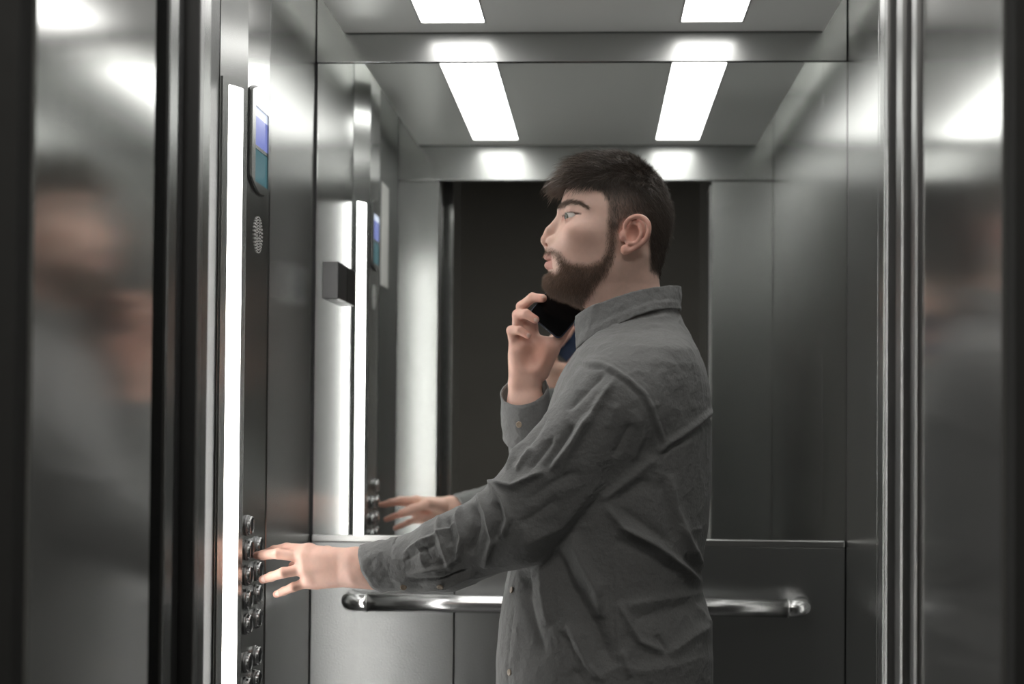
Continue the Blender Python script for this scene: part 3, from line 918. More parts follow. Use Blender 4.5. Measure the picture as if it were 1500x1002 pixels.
RH = dict(
    middle=([(766, 480, 82), (764, 449, 80), (780, 436, 69), (795, 437, 57)], [.0100, .0090, .0082, .0072]),
    ring=([(758, 492, 81), (758, 461, 73), (771, 460, 59), (784, 468, 53)], [.0098, .0088, .0080, .0070]),
    pinky=([(754, 508, 77), (749, 484, 67), (761, 484, 56), (773, 491, 52)], [.0090, .0080, .0073, .0064]),
    index=([(776, 472, 88), (796, 452, 91), (812, 434, 91), (822, 420, 90)], [.0100, .0088, .0080, .0070]),
    thumb=([(792, 546, 74), (808, 514, 76), (820, 494, 82), (834, 474, 86)], [.0150, .0125, .0105, .0085]))
def rhand_sdf(P):
    f = None
    for (u_, v_, l_), r0, r1 in (((778, 478, 84), .016, .0125), ((768, 486, 83), .016, .0125), ((761, 497, 81), .0155, .012), ((757, 511, 78), .015, .0115)):
        uw = 770 + (u_ - 768) * .7
        g = caps(P, J(uw, 556, 74), J(u_, v_, l_), r0, r1)
        f = g if f is None else smin(f, g, .012)
    f = smin(f, caps(P, J(785, 540, 68), J(803, 512, 72), .0170, .0165), .014)
    f = smin(f, caps(P, J(770, 505, 80), J(800, 506, 78), .0150, .0150), .014)            # ball of the thumb
    f = smin(f, caps(P, J(760, 545, 70), J(757, 520, 71), .0155, .0135), .012)            # heel
    for du in (-11, 9):
        f = smin(f, caps(P, J(770 + du, 566, 73), J(771 + du, 612, 74), .0170, .0195), .012)
    f = smin(f, caps(P, J(771, 600, 74), J(792, 720, 96), .028, .040), .02)
    f = smax(f, -ell(P, J(778, 520, 50), (.016, .012, .020)), .012)                        # hollow of the palm
    for k_, (pts, r) in RH.items():
        f = smin(f, finger(P, [J(*p) for p in pts], r), .0055)
    return f
q = np.concatenate([jl_all(RH), [J(780, 660, 84)]])
V2, F2 = sdf_mesh(rhand_sdf, q.min(0) - .035, q.max(0) + .035, .0016, 4, 1.8)
N2 = vnormals(V2, F2)

NAILS = []
def hand_cols(V, dic, nails):
    Cc = np.repeat(SKIN[None] * np.array([1.08, 1.0, .98]), len(V), 0)
    Cc = Cc * (1 + .06 * noise3(V, 70, 8)[:, None] + .03 * noise3(V, 260, 9)[:, None])
    for k_, (pts, r) in dic.items():
        tip = J(*pts[-1]); d = np.linalg.norm(V - tip, axis=1)
        Cc = mixc(Cc, (.62, .27, .20), .65 * np.exp(-(d / .013) ** 2))
        for p in pts[1:3]:
            d = np.linalg.norm(V - J(*p), axis=1)
            Cc = mixc(Cc, (.52, .235, .17), .35 * np.exp(-(d / .010) ** 2))
        p0 = J(*pts[0]); d = np.linalg.norm(V - p0, axis=1)
        Cc = mixc(Cc, (.54, .27, .20), .15 * np.exp(-(d / .014) ** 2))
    for c, r in nails:
        d = np.linalg.norm((V - c) / np.asarray(r), axis=1)
        Cc = mixc(Cc, (.80, .60, .53), (d < 1) * .9)
    return Cc
nl_r = [(J(798, 433, 49.5), (.0062, .0055, .0048)), (J(787, 469, 46.5), (.006, .0052, .0048)), (J(776, 491.5, 46), (.0055, .005, .0048))]
nl_l = [(J(368, 811.5, -2), (.006, .0045, .006)), (J(387, 848, -17), (.006, .0045, .006)), (J(407, 869, -21), (.005, .004, .005))]
C1 = hand_cols(V1, LH, nl_l); C2 = hand_cols(V2, RH, nl_r)
C2 = mixc(C2, (.56, .24, .17), .65 * np.exp(-(np.linalg.norm(V2 - J(785, 520, 58), axis=1) / .03) ** 2))

# ------------------------------------------------------------------ hidden body under the clothes, coarse
zt = lambda v: O_H[2] - (v - 350) * KP
HIP = np.array([O_H[0] + .02, YM, .93])
FOOT = [np.array([O_H[0] + .00, YM - .13, .09]), np.array([O_H[0] + .06, YM + .13, .09])]
L_SH, L_EL, L_WR = at(930, 575, 2.425), at(752, 768, 2.435), at(556, 833, 2.503)
R_SH, R_EL, R_WR = at(925, 568, 2.745), at(800, 770, 2.72), at(772, 610, YM + 74 * KP)
def hidden_sdf(P):
    f = ell(P, (O_H[0] + .02, YM, zt(665)), (.09, .145, .19))
    f = smin(f, ell(P, HIP + [0, 0, -.02], (.10, .155, .15)), .08)
    f = smin(f, caps(P, l2w(920, 440, 0), l2w(925, 520, 0), .045, .055), .03)
    for sh, el, wr in ((L_SH, L_EL, L_WR), (R_SH, R_EL, R_WR)):
        f = smin(f, caps(P, sh, el, .045, .036), .03)
        f = smin(f, caps(P, el, wr, .036, .024), .02)
    for ft, s in zip(FOOT, (-1, 1)):
        kn = np.array([(HIP[0] + ft[0]) / 2 - .01, YM + s * .11, .50])
        f = smin(f, caps(P, HIP + [0, s * .09, -.05], kn, .075, .052), .04)
        f = smin(f, caps(P, kn, ft, .052, .036), .03)
    return f
V3, F3 = sdf_mesh(hidden_sdf, (-.62, 2.25, .05), (.35, 2.95, zt(435)), .011, 4, 1.8)
C3 = np.repeat(SKIN[None], len(V3), 0)
for Vx, Fx in ((V1, F1), (V2, F2), (V3, F3)): pass
allV = np.concatenate([Vh_w, V1, V2, V3]); nA, nB, nC = len(Vh_w), len(V1), len(V2)
allF = np.concatenate([Fh, F1 + nA, F2 + nA + nB, F3 + nA + nB + nC])
body = np_mesh('body', allV, allF, M_SKIN, person, np.concatenate([C, C1, C2, C3]))

EYE_TURN = 24
# eyes
M_EYE, nt, b_ = new_mat('eye_ball')
vc = nt.nodes.new('ShaderNodeVertexColor'); vc.layer_name = 'tint'; nt.links.new(vc.outputs['Color'], b_.inputs['Base Color'])
b_.inputs['Roughness'].default_value = .06
for s in (-1, 1):
    V = []; n1, n2 = 48, 64
    th = np.linspace(0.001, math.pi - .001, n1); ph = np.linspace(0, 2 * math.pi, n2, endpoint=False)
    T_, Ph = np.meshgrid(th, ph, indexing='ij')
    d = np.stack([-np.cos(T_), np.sin(T_) * np.sin(Ph), np.sin(T_) * np.cos(Ph)], -1).reshape(-1, 3)   # pole along -u (gaze)
    ti = T_.ravel()
    bulge = 1 + .05 * np.exp(-(ti / .42) ** 2)
    q = d * bulge[:, None] * 12.55
    col = np.repeat(np.array([[.72, .68, .64]]), len(d), 0)
    col = mixc(col, (.05, .055, .045), np.clip((.52 - ti) / .04, 0, 1))
    col = mixc(col, (.10, .105, .075), np.clip((.44 - ti) / .05, 0, 1) * .8)
    col = mixc(col, (.008, .008, .008), np.clip((.22 - ti) / .03, 0, 1))
    gz = math.radians(-7)
    qu = q[:, 0] * math.cos(gz) - q[:, 1] * math.sin(gz); qv = q[:, 0] * math.sin(gz) + q[:, 1] * math.cos(gz)
    tn = math.radians(EYE_TURN)
    qu2 = qu * math.cos(tn) - q[:, 2] * math.sin(tn)        # gaze (-1, 0, 0) turns to (-cos, ., -sin): towards the lens
    ql = qu * math.sin(tn) + q[:, 2] * math.cos(tn)
    W = place_head(np.stack([837 + qu2, 322.2 + qv, s * 29.5 + ql], 1))
    I = np.arange(n1 * n2).reshape(n1, n2)
    Fq = np.stack([I[:-1], np.roll(I, -1, 1)[:-1], np.roll(I, -1, 1)[1:], I[1:]], -1).reshape(-1, 4)
    np_mesh('eye', W, Fq, M_EYE, person, col)

# ------------------------------------------------------------------ hair
def strands(name, roots, curve, r0, mat, parent, cols, npt=5, taper=.25):
    """curve: (N, npt, 3) world points; three-sided tapering strands in one mesh"""
    N = len(curve)
    Tn = np.gradient(curve, axis=1); Tn /= np.linalg.norm(Tn, axis=2)[..., None] + 1e-12
    rf = RNG.normal(size=(N, 1, 3)); A_ = np.cross(Tn, rf); A_ /= np.linalg.norm(A_, axis=2)[..., None] + 1e-12
    B_ = np.cross(Tn, A_)
    rr = (r0[:, None] if np.ndim(r0) else np.full((N, 1), r0)) * np.linspace(1, taper, npt)[None] ** .8
    V = []
    for k in range(3):
        t = 2 * math.pi * k / 3
        V.append(curve + rr[..., None] * (math.cos(t) * A_ + math.sin(t) * B_))
    V = np.stack(V, 2)                                  # N, npt, 3, 3
    I = np.arange(N * npt * 3).reshape(N, npt, 3)
    Fq = np.stack([I[:, :-1, :], np.roll(I, -1, 2)[:, :-1, :], np.roll(I, -1, 2)[:, 1:, :], I[:, 1:, :]], -1).reshape(-1, 4)
    cc = np.repeat(np.repeat(cols[:, None, None, :], npt, 1), 3, 2).reshape(-1, 3)
    return np_mesh(name, V.reshape(-1, 3), Fq, mat, parent, cc)

def hair_mat():
    m, nt, b = new_mat('hair_strands')
    vc = nt.nodes.new('ShaderNodeVertexColor'); vc.layer_name = 'tint'
    nt.links.new(vc.outputs['Color'], b.inputs['Base Color'])
    b.inputs['Roughness'].default_value = .42
    b.inputs['Specular IOR Level'].default_value = .45
    return m
M_HAIR = hair_mat()

# face sampling, area weighted
tri_c = Vh[Fh].mean(1); tri_w = Vh_w[Fh].mean(1); tri_n = Nh[Fh].mean(1); tri_n /= np.linalg.norm(tri_n, axis=1)[:, None]
area = np.linalg.norm(np.cross(Vh_w[Fh[:, 2]] - Vh_w[Fh[:, 0]], Vh_w[Fh[:, 3]] - Vh_w[Fh[:, 1]]), axis=1)
def sample(weight, n):
    p = area * weight; p = p / p.sum()
    i = RNG.choice(len(p), n, p=p)
    j = RNG.random((n, 1)); k = RNG.random((n, 1))
    a, b, c, d = (Vh_w[Fh[i, q]] for q in range(4)); la, lb, lc, ld = (Vh[Fh[i, q]] for q in range(4))
    bl = lambda a, b, c, d: (a * (1 - j) + b * j) * (1 - k) + (d * (1 - j) + c * j) * k
    return bl(a, b, c, d), bl(la, lb, lc, ld), tri_n[i]
ca, cb, cl_ = tri_c[:, 0], tri_c[:, 1], np.abs(tri_c[:, 2])
ear_zone = (cl_ > 70.5) & (ca > 896) & (ca < 945) & (cb > 320) & (cb < 386)
sd_c = poly_sd(ca, cb, HAIR_POLY)
wh = np.clip(.5 - sd_c / 4, 0, 1) * ~ear_zone * (cb < 412)
def unit(x): return x / (np.linalg.norm(x, axis=1)[:, None] + 1e-9)
def tang(d, n): return unit(d - n * (d * n).sum(1)[:, None])

def grow(R, Lc, n):
    u, v, l = Lc[:, 0], Lc[:, 1], Lc[:, 2]
    # how much of "long on top" applies
    edge = 283 + np.clip((u - 880) / 100, 0, 1) * 22
    top = np.clip((edge - v) / 20, 0, 1) * np.clip((66 - np.abs(l)) / 14, 0, 1)
    frontness = np.clip((905 - u) / 75, 0, 1)
    L = .006 + top * (.016 + .020 * frontness) + (1 - top) * np.clip((u - 925) / 40, 0, 1) * .013
    L = L * (1 - .38 * np.clip((u - 865) / 25, 0, 1) * top)
    L = L * np.clip(1.2 - np.clip((v - 300) / 110, 0, 1) * .75, .35, 1.2) * (1 + .2 * RNG.normal(size=len(R)).clip(-2, 2))
    nz1 = noise3(R, 75, 11) * 1.25; nz2 = noise3(R, 75, 12) * 1.4; nz3 = noise3(R, 150, 13) * 1.3
    fwd = np.stack([-np.ones(len(R)), .25 * np.sign(l) * np.clip(np.abs(l) / 40, 0, 1) + .55 * nz1, .15 + .35 * nz2], 1)
    side = np.stack([.30 + .5 * np.clip((u - 900) / 60, -1, 1), .1 * nz1, -np.ones(len(R)) + .2 * nz2], 1)
    crown = np.clip((u - 918) / 45, 0, 1)
    flow_t = fwd * (1 - crown)[:, None] + np.stack([.9 * np.ones(len(R)), .4 * nz1 + .3 * np.sign(l), -.35 + .3 * nz2], 1) * crown[:, None]
    flow = flow_t * top[:, None] + side * (1 - top)[:, None]
    flow = tang(flow, n) + .18 * RNG.normal(size=(len(R), 3))
    lift0 = (.62 - .30 * np.clip((u - 895) / 30, 0, 1)) * top + .22
    d0 = unit(flow + n * lift0[:, None] * (1.25 + .5 * nz3)[:, None])
    d1 = unit(flow + n * (.10 + .1 * top)[:, None] + np.stack([-.12 * frontness * top, 0 * top, -.40 * frontness * top - .05], 1))
    t = np.linspace(0, 1, 6)[None, :, None]
    cur = R[:, None] + L[:, None, None] * (d0[:, None] * (t - t * t * .5) + d1[:, None] * (t * t * .5))
    wav = np.stack([nz3, nz1, nz2], 1)[:, None] * (np.sin(t * 4.5) * .0022) * top[:, None, None]
    return cur + wav, top
n_h = 30000
topw = np.clip((300 - cb) / 25, 0, 1)
R, Lc, nn = sample(wh * (1 + .5 * topw) * np.clip(1.15 - np.clip((cb - 300) / 100, 0, 1) * .6, .3, 1.2) * (1 - .45 * np.clip((932 - ca) / 25, 0, 1) * np.clip((cb - 288) / 20, 0, 1)), n_h)
cur, top = grow(R, Lc, nn)
hc = np.array([.090, .070, .057])[None] * (1 + .35 * RNG.normal(size=(n_h, 1)).clip(-1.5, 2))
ft = np.clip((870 - Lc[:, 0]) / 50, 0, 1) * top
hc = hc + ft[:, None] * np.array([.075, .046, .026])[None]
hair = strands('hair', R, cur, .00021 + .00012 * top, M_HAIR, person, hc, 6)

# beard and moustache
sdb_c = poly_sd(ca, cb, BEARD_POLY)
wb_ = np.clip(.40 - sdb_c / 9, 0, 1) ** 1.25 * (cl_ < 68)
wb_ *= np.where(cb < 379, np.where(ca < 830, .9, .7), 1.0)
n_b = 13000
R, Lc, nn = sample(wb_, n_b)
u, v, l = Lc.T
fwdness = np.clip((860 - u) / 55, 0, 1)
L = (.0055 + .0045 * np.clip((v - 395) / 30, 0, 1)) * (1 + .25 * RNG.normal(size=n_b).clip(-2, 2))
L *= np.where(v < 379, .75, 1)
flow = np.stack([-.55 * fwdness + .05, .1 * np.sign(l), -np.ones(n_b)], 1)
must = (v < 380) & (u < 830)
flow[must] = np.stack([.5 * np.ones(must.sum()), .6 * np.sign(l[must]), -.8 * np.ones(must.sum())], 1)
flow = tang(flow, nn) + .28 * RNG.normal(size=(n_b, 3))
d0 = unit(flow + nn * .75); d1 = unit(flow + nn * .1 + np.array([-.15, 0, -.2]))
t = np.linspace(0, 1, 4)[None, :, None]
cur = R[:, None] + L[:, None, None] * (d0[:, None] * (t - t * t * .5) + d1[:, None] * t * t * .5)
bc = np.array([.125, .080, .056])[None] * (1 + .4 * RNG.normal(size=(n_b, 1)).clip(-1.5, 2)) + fwdness[:, None] * np.array([.05, .030, .016])[None]
beard = strands('beard', R, cur, .00017, M_HAIR, person, bc, 4)

# eyebrows
bd, btt, _ = seg_dist(ca, cb, [(819, 306), (831, 302.5), (845, 305), (856, 312.5)])
for s in (-1, 1):
    wgt = np.clip(1.4 - bd / (4.6 - 2.6 * btt), 0, 1) * (np.sign(tri_c[:, 2]) == s) * (cl_ > 8) * (ca < 862)
    R, Lc, nn = sample(wgt, 700)
    flow = np.stack([np.ones(700), s * .7 * np.ones(700), .35 - .9 * np.clip((Lc[:, 0] - 830) / 25, 0, 1)], 1)
    flow = tang(flow, nn) + .15 * RNG.normal(size=(700, 3))
    L = .0062 * (1 + .2 * RNG.normal(size=700))
    t = np.linspace(0, 1, 4)[None, :, None]
    d0 = unit(flow + nn * .35); d1 = unit(flow)
    cur = R[:, None] + L[:, None, None] * (d0[:, None] * (t - t * t * .5) + d1[:, None] * t * t * .5)
    strands('eyebrow', R, cur, .00016, M_HAIR, person, np.array([.12, .085, .063])[None] * (1 + .3 * RNG.random((700, 1))), 4)
# ------------------------------------------------------------------ phone
M_PHONE = plain('black_phone_glass', (.006, .006, .007), .12, noise=.1)
M_CASE = plain('dark_blue_case', (.012, .03, .085), .4, noise=.08)
M_EDGE = metal('phone_edge', (.25, .25, .26), .3)
pc0 = J(819, 498, 64)                         # corner at the lower right
ex = J(772.5, 459, 66) - pc0; ex = ex / np.linalg.norm(ex)
ey = J(868, 430.5, 72) - pc0; ey = ey - ex * ex.dot(ey); ey /= np.linalg.norm(ey)
en = np.cross(ey, ex)
if en[1] > 0: en = -en                        # screen normal, towards his cheek and the lens
def rrect(w, h, r, n=6):
    q = []
    for cx, cy, a0 in ((w - r, r, -90), (w - r, h - r, 0), (r, h - r, 90), (r, r, 180)):
        for k in range(n + 1):
            a = math.radians(a0 + 90 * k / n); q.append((cx + r * math.cos(a), cy + r * math.sin(a)))
    return q
ph_w, ph_h = .071, .146
phone = empty('phone', tuple(pc0 + ex * ph_w / 2 + ey * ph_h / 2), 'black smartphone in a dark blue case held to his far ear', 'phone')
def slab(name, inset, z0, z1, r, mat, bev):
    q = rrect(ph_w - 2 * inset, ph_h - 2 * inset, r)
    bm = bmesh.new()
    P_ = lambda a, z: bm.verts.new(tuple(pc0 + ex * (a[0] + inset) + ey * (a[1] + inset) + en * z))
    lo = [P_(a, z0) for a in q]; hi = [P_(a, z1) for a in q]
    bm.faces.new(lo); bm.faces.new(hi[::-1])
    for i in range(len(q)): bm.faces.new((lo[i], lo[(i + 1) % len(q)], hi[(i + 1) % len(q)], hi[i]))
    return obj_bm(name, bm, mat, phone, bevel=bev)
slab('case', 0, -.0085, -.0012, .010, M_CASE, .0012)
slab('metal_edge', .0012, -.0012, -.0002, .009, M_EDGE, .0002)
slab('screen', .0016, -.0003, .0006, .0088, M_PHONE, .0002)

# ------------------------------------------------------------------ shirt
TORSO = np.array([
 (452, 903, 990, 52, 946), (462, 896, 997, 60, 946), (475, 885, 1003, 71, 944), (488, 872, 1010, 93, 942), (500, 858, 1016, 124, 942), (515, 845, 1024, 156, 940), (537, 830, 1031, 173, 940), (565, 817, 1037, 176, 938),
 (600, 806, 1041, 176, 934), (640, 797, 1042, 173, 928), (680, 787, 1042, 169, 922), (720, 779, 1041, 166, 916), (760, 770, 1038, 163, 910), (800, 761, 1033, 160, 904),
 (835, 750, 1028, 157, 896), (860, 744.5, 1028, 156, 892), (880, 741, 1036, 158, 890), (910, 737, 1043, 162, 890), (960, 733.5, 1046, 166, 890), (1002, 732.5, 1045, 168, 890),
 (1060, 734, 1043, 168, 890), (1090, 736, 1040, 167, 890)], float)
TORSO_S = smooth_table(TORSO)
L_CUFF0 = at(545, 833, 2.545)
def shirt_parts(P):
    P64 = P.astype(float)
    u, v, l = w2l(P64)
    t = sections(u, v, l, TORSO_S, 2.3) * KP
    ls = caps(P, at(912, 592, 2.430), at(757, 764, 2.440), .083, .0700)
    ls = smin(ls, caps(P, at(757, 766, 2.440), at(655, 811, 2.468), .0690, .0560), .012)
    ls = smin(ls, caps(P, at(655, 811, 2.468), at(606, 824, 2.487), .0560, .0440), .02)
    ls = smin(ls, caps(P, at(606, 824, 2.487), at(556, 833, 2.507), .0440, .0345), .012)
    rs = caps(P, at(925, 572, 2.735), at(812, 765, 2.715), .075, .062)
    rs = smin(rs, caps(P, at(812, 765, 2.715), at(772, 612, YM + 74 * KP), .060, .040), .02)
    return t.astype(f32), ls, rs
ax_l = at(556, 833, 2.507) - at(606, 824, 2.487); ax_l /= np.linalg.norm(ax_l)
ax_r = at(772, 600, YM + 74 * KP) - at(790, 690, YM + 90 * KP); ax_r /= np.linalg.norm(ax_r)
def shirt_sdf(P):
    t, ls, rs = shirt_parts(P)
    ls = np.maximum(ls, (P - at(560, 833, 2.505).astype(f32)) @ ax_l.astype(f32))
    rs = np.maximum(rs, (P - at(772, 606, YM + 74 * KP).astype(f32)) @ ax_r.astype(f32))
    f = smin(t, ls, .016)
    return smin(f, rs, .016)
a_ = at(540, 900, 2.55); 
Vs, Fs = sdf_mesh(shirt_sdf, (float(a_[0]) - .02, 2.30, zt(1092)), (float(l2w(1060, 0, 0)[0]), 2.86, zt(448)), .0025, 4, 2.4)
Ns = vnormals(Vs, Fs)
if Ns[np.argmax(Vs[:, 0])][0] < 0: Fs = Fs[:, ::-1]; Ns = -Ns
tt, l_s, r_s = shirt_parts(Vs.astype(f32))
on_l = np.clip(.5 + (np.minimum(tt, r_s) - l_s) / .012, 0, 1)      # 1 on the near sleeve
on_t = np.clip(.5 + (np.minimum(l_s, r_s) - tt) / .012, 0, 1)
pu, pv = to_px(Vs)
near = np.clip(.35 - Ns[:, 1] * 1.0, 0, 1); near = np.clip(near * 1.6, 0, 1)

# folds of the cloth: (centre line, half width, height in mm)
SLEEVE = [
 ([(714, 702), (738, 730), (746, 760), (734, 790)], 6, 8), ([(700, 722), (716, 752), (722, 792), (708, 832)], 5, 8),
 ([(676, 742), (672, 760), (678, 788), (668, 824)], 5, 7), ([(644, 754), (642, 776), (650, 806), (660, 836)], 5, 5),
 ([(694, 738), (698, 770), (690, 815)], 8, -8), ([(728, 735), (733, 762), (722, 795)], 7, -6), ([(656, 756), (660, 800)], 6, -5),
 ([(589, 812), (616, 793), (642, 783), (668, 766)], 4, 4), ([(592, 822), (618, 806), (640, 796)], 4, -2.5), ([(596, 841), (650, 831), (676, 812)], 4, 4),
 ([(606, 850), (650, 848), (690, 832)], 4, -4), ([(610, 862), (650, 860), (700, 838)], 4, 3),
 ([(620, 800), (632, 822)], 3, -3), ([(612, 802), (622, 830)], 3, 2),
 ([(852, 540), (804, 592), (768, 640), (742, 690)], 8, 6), ([(868, 606), (835, 654), (806, 690)], 7, 7), ([(842, 621), (799, 688)], 6, -5),
 ([(886, 546), (830, 602)], 8, -4), ([(904, 551), (873, 599), (850, 640), (820, 690)], 7, 5), ([(799, 690), (752, 713), (720, 707)], 6, 7),
 ([(812, 640), (775, 690)], 6, -4), ([(780, 655), (756, 690)], 5, 4), ([(800, 612), (772, 655)], 5, -3),
 ([(770, 735), (812, 705), (850, 690)], 9, -3), ([(760, 800), (820, 770), (880, 700)], 14, 4), ([(760, 770), (820, 730)], 10, -2.5),
 ([(905, 590), (890, 630)], 6, 2.5), ([(925, 620), (900, 670)], 8, -3), ([(930, 600), (940, 640), (925, 690)], 9, 3),
]
TRUNK = [
 ([(881, 733), (925, 700), (963, 668)], 7, 7), ([(900, 735), (950, 700)], 10, -5), ([(982, 695), (989, 743), (1004, 784), (1026, 824)], 6, 7), ([(968, 700), (978, 750), (992, 790)], 9, -4),
 ([(884, 736), (915, 772), (956, 793), (990, 824), (1020, 850)], 7, 9), ([(900, 740), (945, 770), (985, 800)], 9, -5), ([(900, 790), (950, 815), (990, 842)], 9, -5),
 ([(1001, 779), (1028, 773)], 4, 2.5),
 ([(836, 780), (855, 828), (874, 864), (880, 908)], 8, 12), ([(812, 805), (836, 861), (872, 915), (899, 980)], 13, -12), ([(793, 813), (797, 869), (803, 918)], 9, 8),
 ([(773, 828), (776, 881), (788, 929), (800, 962)], 8, -6), ([(831, 912), (848, 944), (860, 973), (886, 1000)], 4.5, 6), ([(820, 925), (838, 960), (850, 1000)], 7, -4),
 ([(806, 920), (826, 945), (846, 985)], 5, 3.5), ([(905, 768), (961, 799), (1007, 838), (1030, 858)], 8, 8), ([(993, 765), (1010, 803), (1030, 834)], 5, 6), ([(1000, 815), (1026, 845)], 6, -5),
 ([(905, 890), (949, 881), (1010, 872), (1036, 866)], 10, 5), ([(925, 908), (975, 893), (1030, 880)], 10, -4), ([(903, 881), (923, 915), (937, 939), (974, 955)], 5, 6), ([(915, 925), (945, 955), (975, 965)], 7, -3),
 ([(978, 958), (1010, 935), (1043, 914)], 9, 5), ([(1010, 878), (1025, 895), (1042, 915)], 5, 4), ([(911, 953), (925, 992)], 4.5, 5), ([(925, 985), (990, 975), (1040, 960)], 10, 3),
 ([(962, 930), (978, 955)], 4, -4), ([(899, 832), (898, 895), (905, 990)], 1.6, -1.6), ([(903, 832), (902, 895), (909, 990)], 2, 1.2),
 ([(756, 878), (751, 905), (744, 965), (743, 1002), (743, 1040)], 1.8, -2.2), ([(764, 842), (760, 900), (752, 1002)], 6, 1.2),
 ([(848, 520), (866, 497), (905, 470)], 5, 2.5), ([(868, 515), (905, 493), (950, 497)], 6, 2.5), ([(880, 480), (930, 470), (990, 462)], 4, 2.0), ([(885, 488), (930, 482), (975, 480)], 4, -1.8),
 ([(985, 520), (1005, 545)], 4, -1.5), ([(970, 540), (990, 575)], 6, 1.8), ([(955, 560), (975, 590)], 5, -1.5), ([(1006, 500), (1030, 560), (1040, 596)], 5, 2),
 ([(996, 470), (1016, 500), (1026, 540)], 6, -1.5), ([(905, 455), (870, 480), (851, 505)], 3, 2),
]
SEAM_ARM = [(846, 530), (862, 536), (882, 537), (904, 549), (922, 562), (940, 578), (952, 600), (961, 626), (970, 655)]
YOKE = [(963, 664), (978, 650), (994, 640), (1020, 622), (1044, 601)]
disp = np.zeros(len(Vs))
def add_strokes(lst, m, gain):
    global disp
    for pts, w, h in lst:
        bb = [min(p[0] for p in pts) - 4 * w, max(p[0] for p in pts) + 4 * w, min(p[1] for p in pts) - 4 * w, max(p[1] for p in pts) + 4 * w]
        i = np.where((pu > bb[0]) & (pu < bb[1]) & (pv > bb[2]) & (pv < bb[3]) & (m > .02) & (near > .02))[0]
        if not len(i): continue
        d, t, s = seg_dist(pu[i], pv[i], pts)
        d = np.where(s > 0, d, d * 1.35)
        fade = np.clip(np.minimum(t, 1 - t) / .16, 0, 1) ** .7
        e = np.exp(-(d / (w * (.85 if gain > 1.4 else 1.15))) ** 1.45)
        disp[i] += e * h * .001 * gain * fade * m[i] * near[i]
add_strokes(SLEEVE, on_l, 1.65)
add_strokes(TRUNK, on_t, 1.15)
# armhole seam: the yoke side stands proud of the sleeve
d, t, s = seg_dist(pu, pv, SEAM_ARM)
ed = np.clip(np.minimum(t, 1 - t) / .08, 0, 1) * near
sdv = np.where(s == 0, 0, s) * d
disp += ed * .0046 * np.clip(.45 - sdv / 5, 0, 1) * np.clip(1 - d / 16, 0, 1)
disp += ed * -.0030 * np.exp(-((sdv - 3.0) / 3.2) ** 2)
disp += ed * (.0009 * np.exp(-((sdv + 4) / 2.4) ** 2) - .0012 * np.exp(-((sdv + 9) / 2.4) ** 2))
d, t, s = seg_dist(pu, pv, YOKE)
ed = np.clip(np.minimum(t, 1.02 - t) / .08, 0, 1) * near * on_t
disp += ed * (.0055 * np.exp(-(d / 4.5) ** 2) - .004 * np.exp(-((s * d - 8) / 4) ** 2))
# fine random creasing, and folds round the far side too
q = Vs.copy()
wr_ = 1 - np.abs(noise3(q * np.array([1, 1, .55]), 22, 21)); wr2 = 1 - np.abs(noise3(q * np.array([.8, 1, .8]), 46, 22))
far = 1 - near
disp += (wr_ - .6) * .0045 * (.22 + .8 * far) + (wr2 ** 2 - .4) * .0017
cuffz = np.clip((pu - 600) / 40, 0, 1)
disp += on_l * (1 - cuffz) * .0
Vs2 = Vs + Ns * disp[:, None]
Vs2 = smooth(Vs2, Fs, 1, .25)

def cloth_mat():
    m, nt, b = new_mat('grey_cotton')
    L = nt.links
    geo = nt.nodes.new('ShaderNodeNewGeometry')
    n1 = nt.nodes.new('ShaderNodeTexNoise'); n1.inputs['Scale'].default_value = 900; n1.inputs['Detail'].default_value = 2
    mp = nt.nodes.new('ShaderNodeMapping'); mp.inputs['Scale'].default_value = (1, 1, .25)
    L.new(geo.outputs['Position'], mp.inputs['Vector']); L.new(mp.outputs[0], n1.inputs['Vector'])
    n2 = nt.nodes.new('ShaderNodeTexNoise'); n2.inputs['Scale'].default_value = 130; n2.inputs['Detail'].default_value = 5
    L.new(geo.outputs['Position'], n2.inputs['Vector'])
    mx = nt.nodes.new('ShaderNodeMix'); mx.data_type = 'RGBA'
    mx.inputs[6].default_value = (.150, .151, .149, 1); mx.inputs[7].default_value = (.23, .231, .228, 1)
    L.new(n1.outputs['Fac'], mx.inputs[0]); L.new(mx.outputs[2], b.inputs['Base Color'])
    b.inputs['Roughness'].default_value = .82
    b.inputs['Specular IOR Level'].default_value = .2
    b.inputs['Sheen Weight'].default_value = .12
    b1 = nt.nodes.new('ShaderNodeBump'); b1.inputs['Strength'].default_value = .25; b1.inputs['Distance'].default_value = .0008
    L.new(n1.outputs['Fac'], b1.inputs['Height'])
    b2 = nt.nodes.new('ShaderNodeBump'); b2.inputs['Strength'].default_value = .7; b2.inputs['Distance'].default_value = .003
    L.new(n2.outputs['Fac'], b2.inputs['Height']); L.new(b1.outputs[0], b2.inputs['Normal'])
    L.new(b2.outputs[0], b.inputs['Normal'])
    return m
M_CLOTH = cloth_mat()
shirt = np_mesh('shirt', Vs2, Fs, M_CLOTH, person)

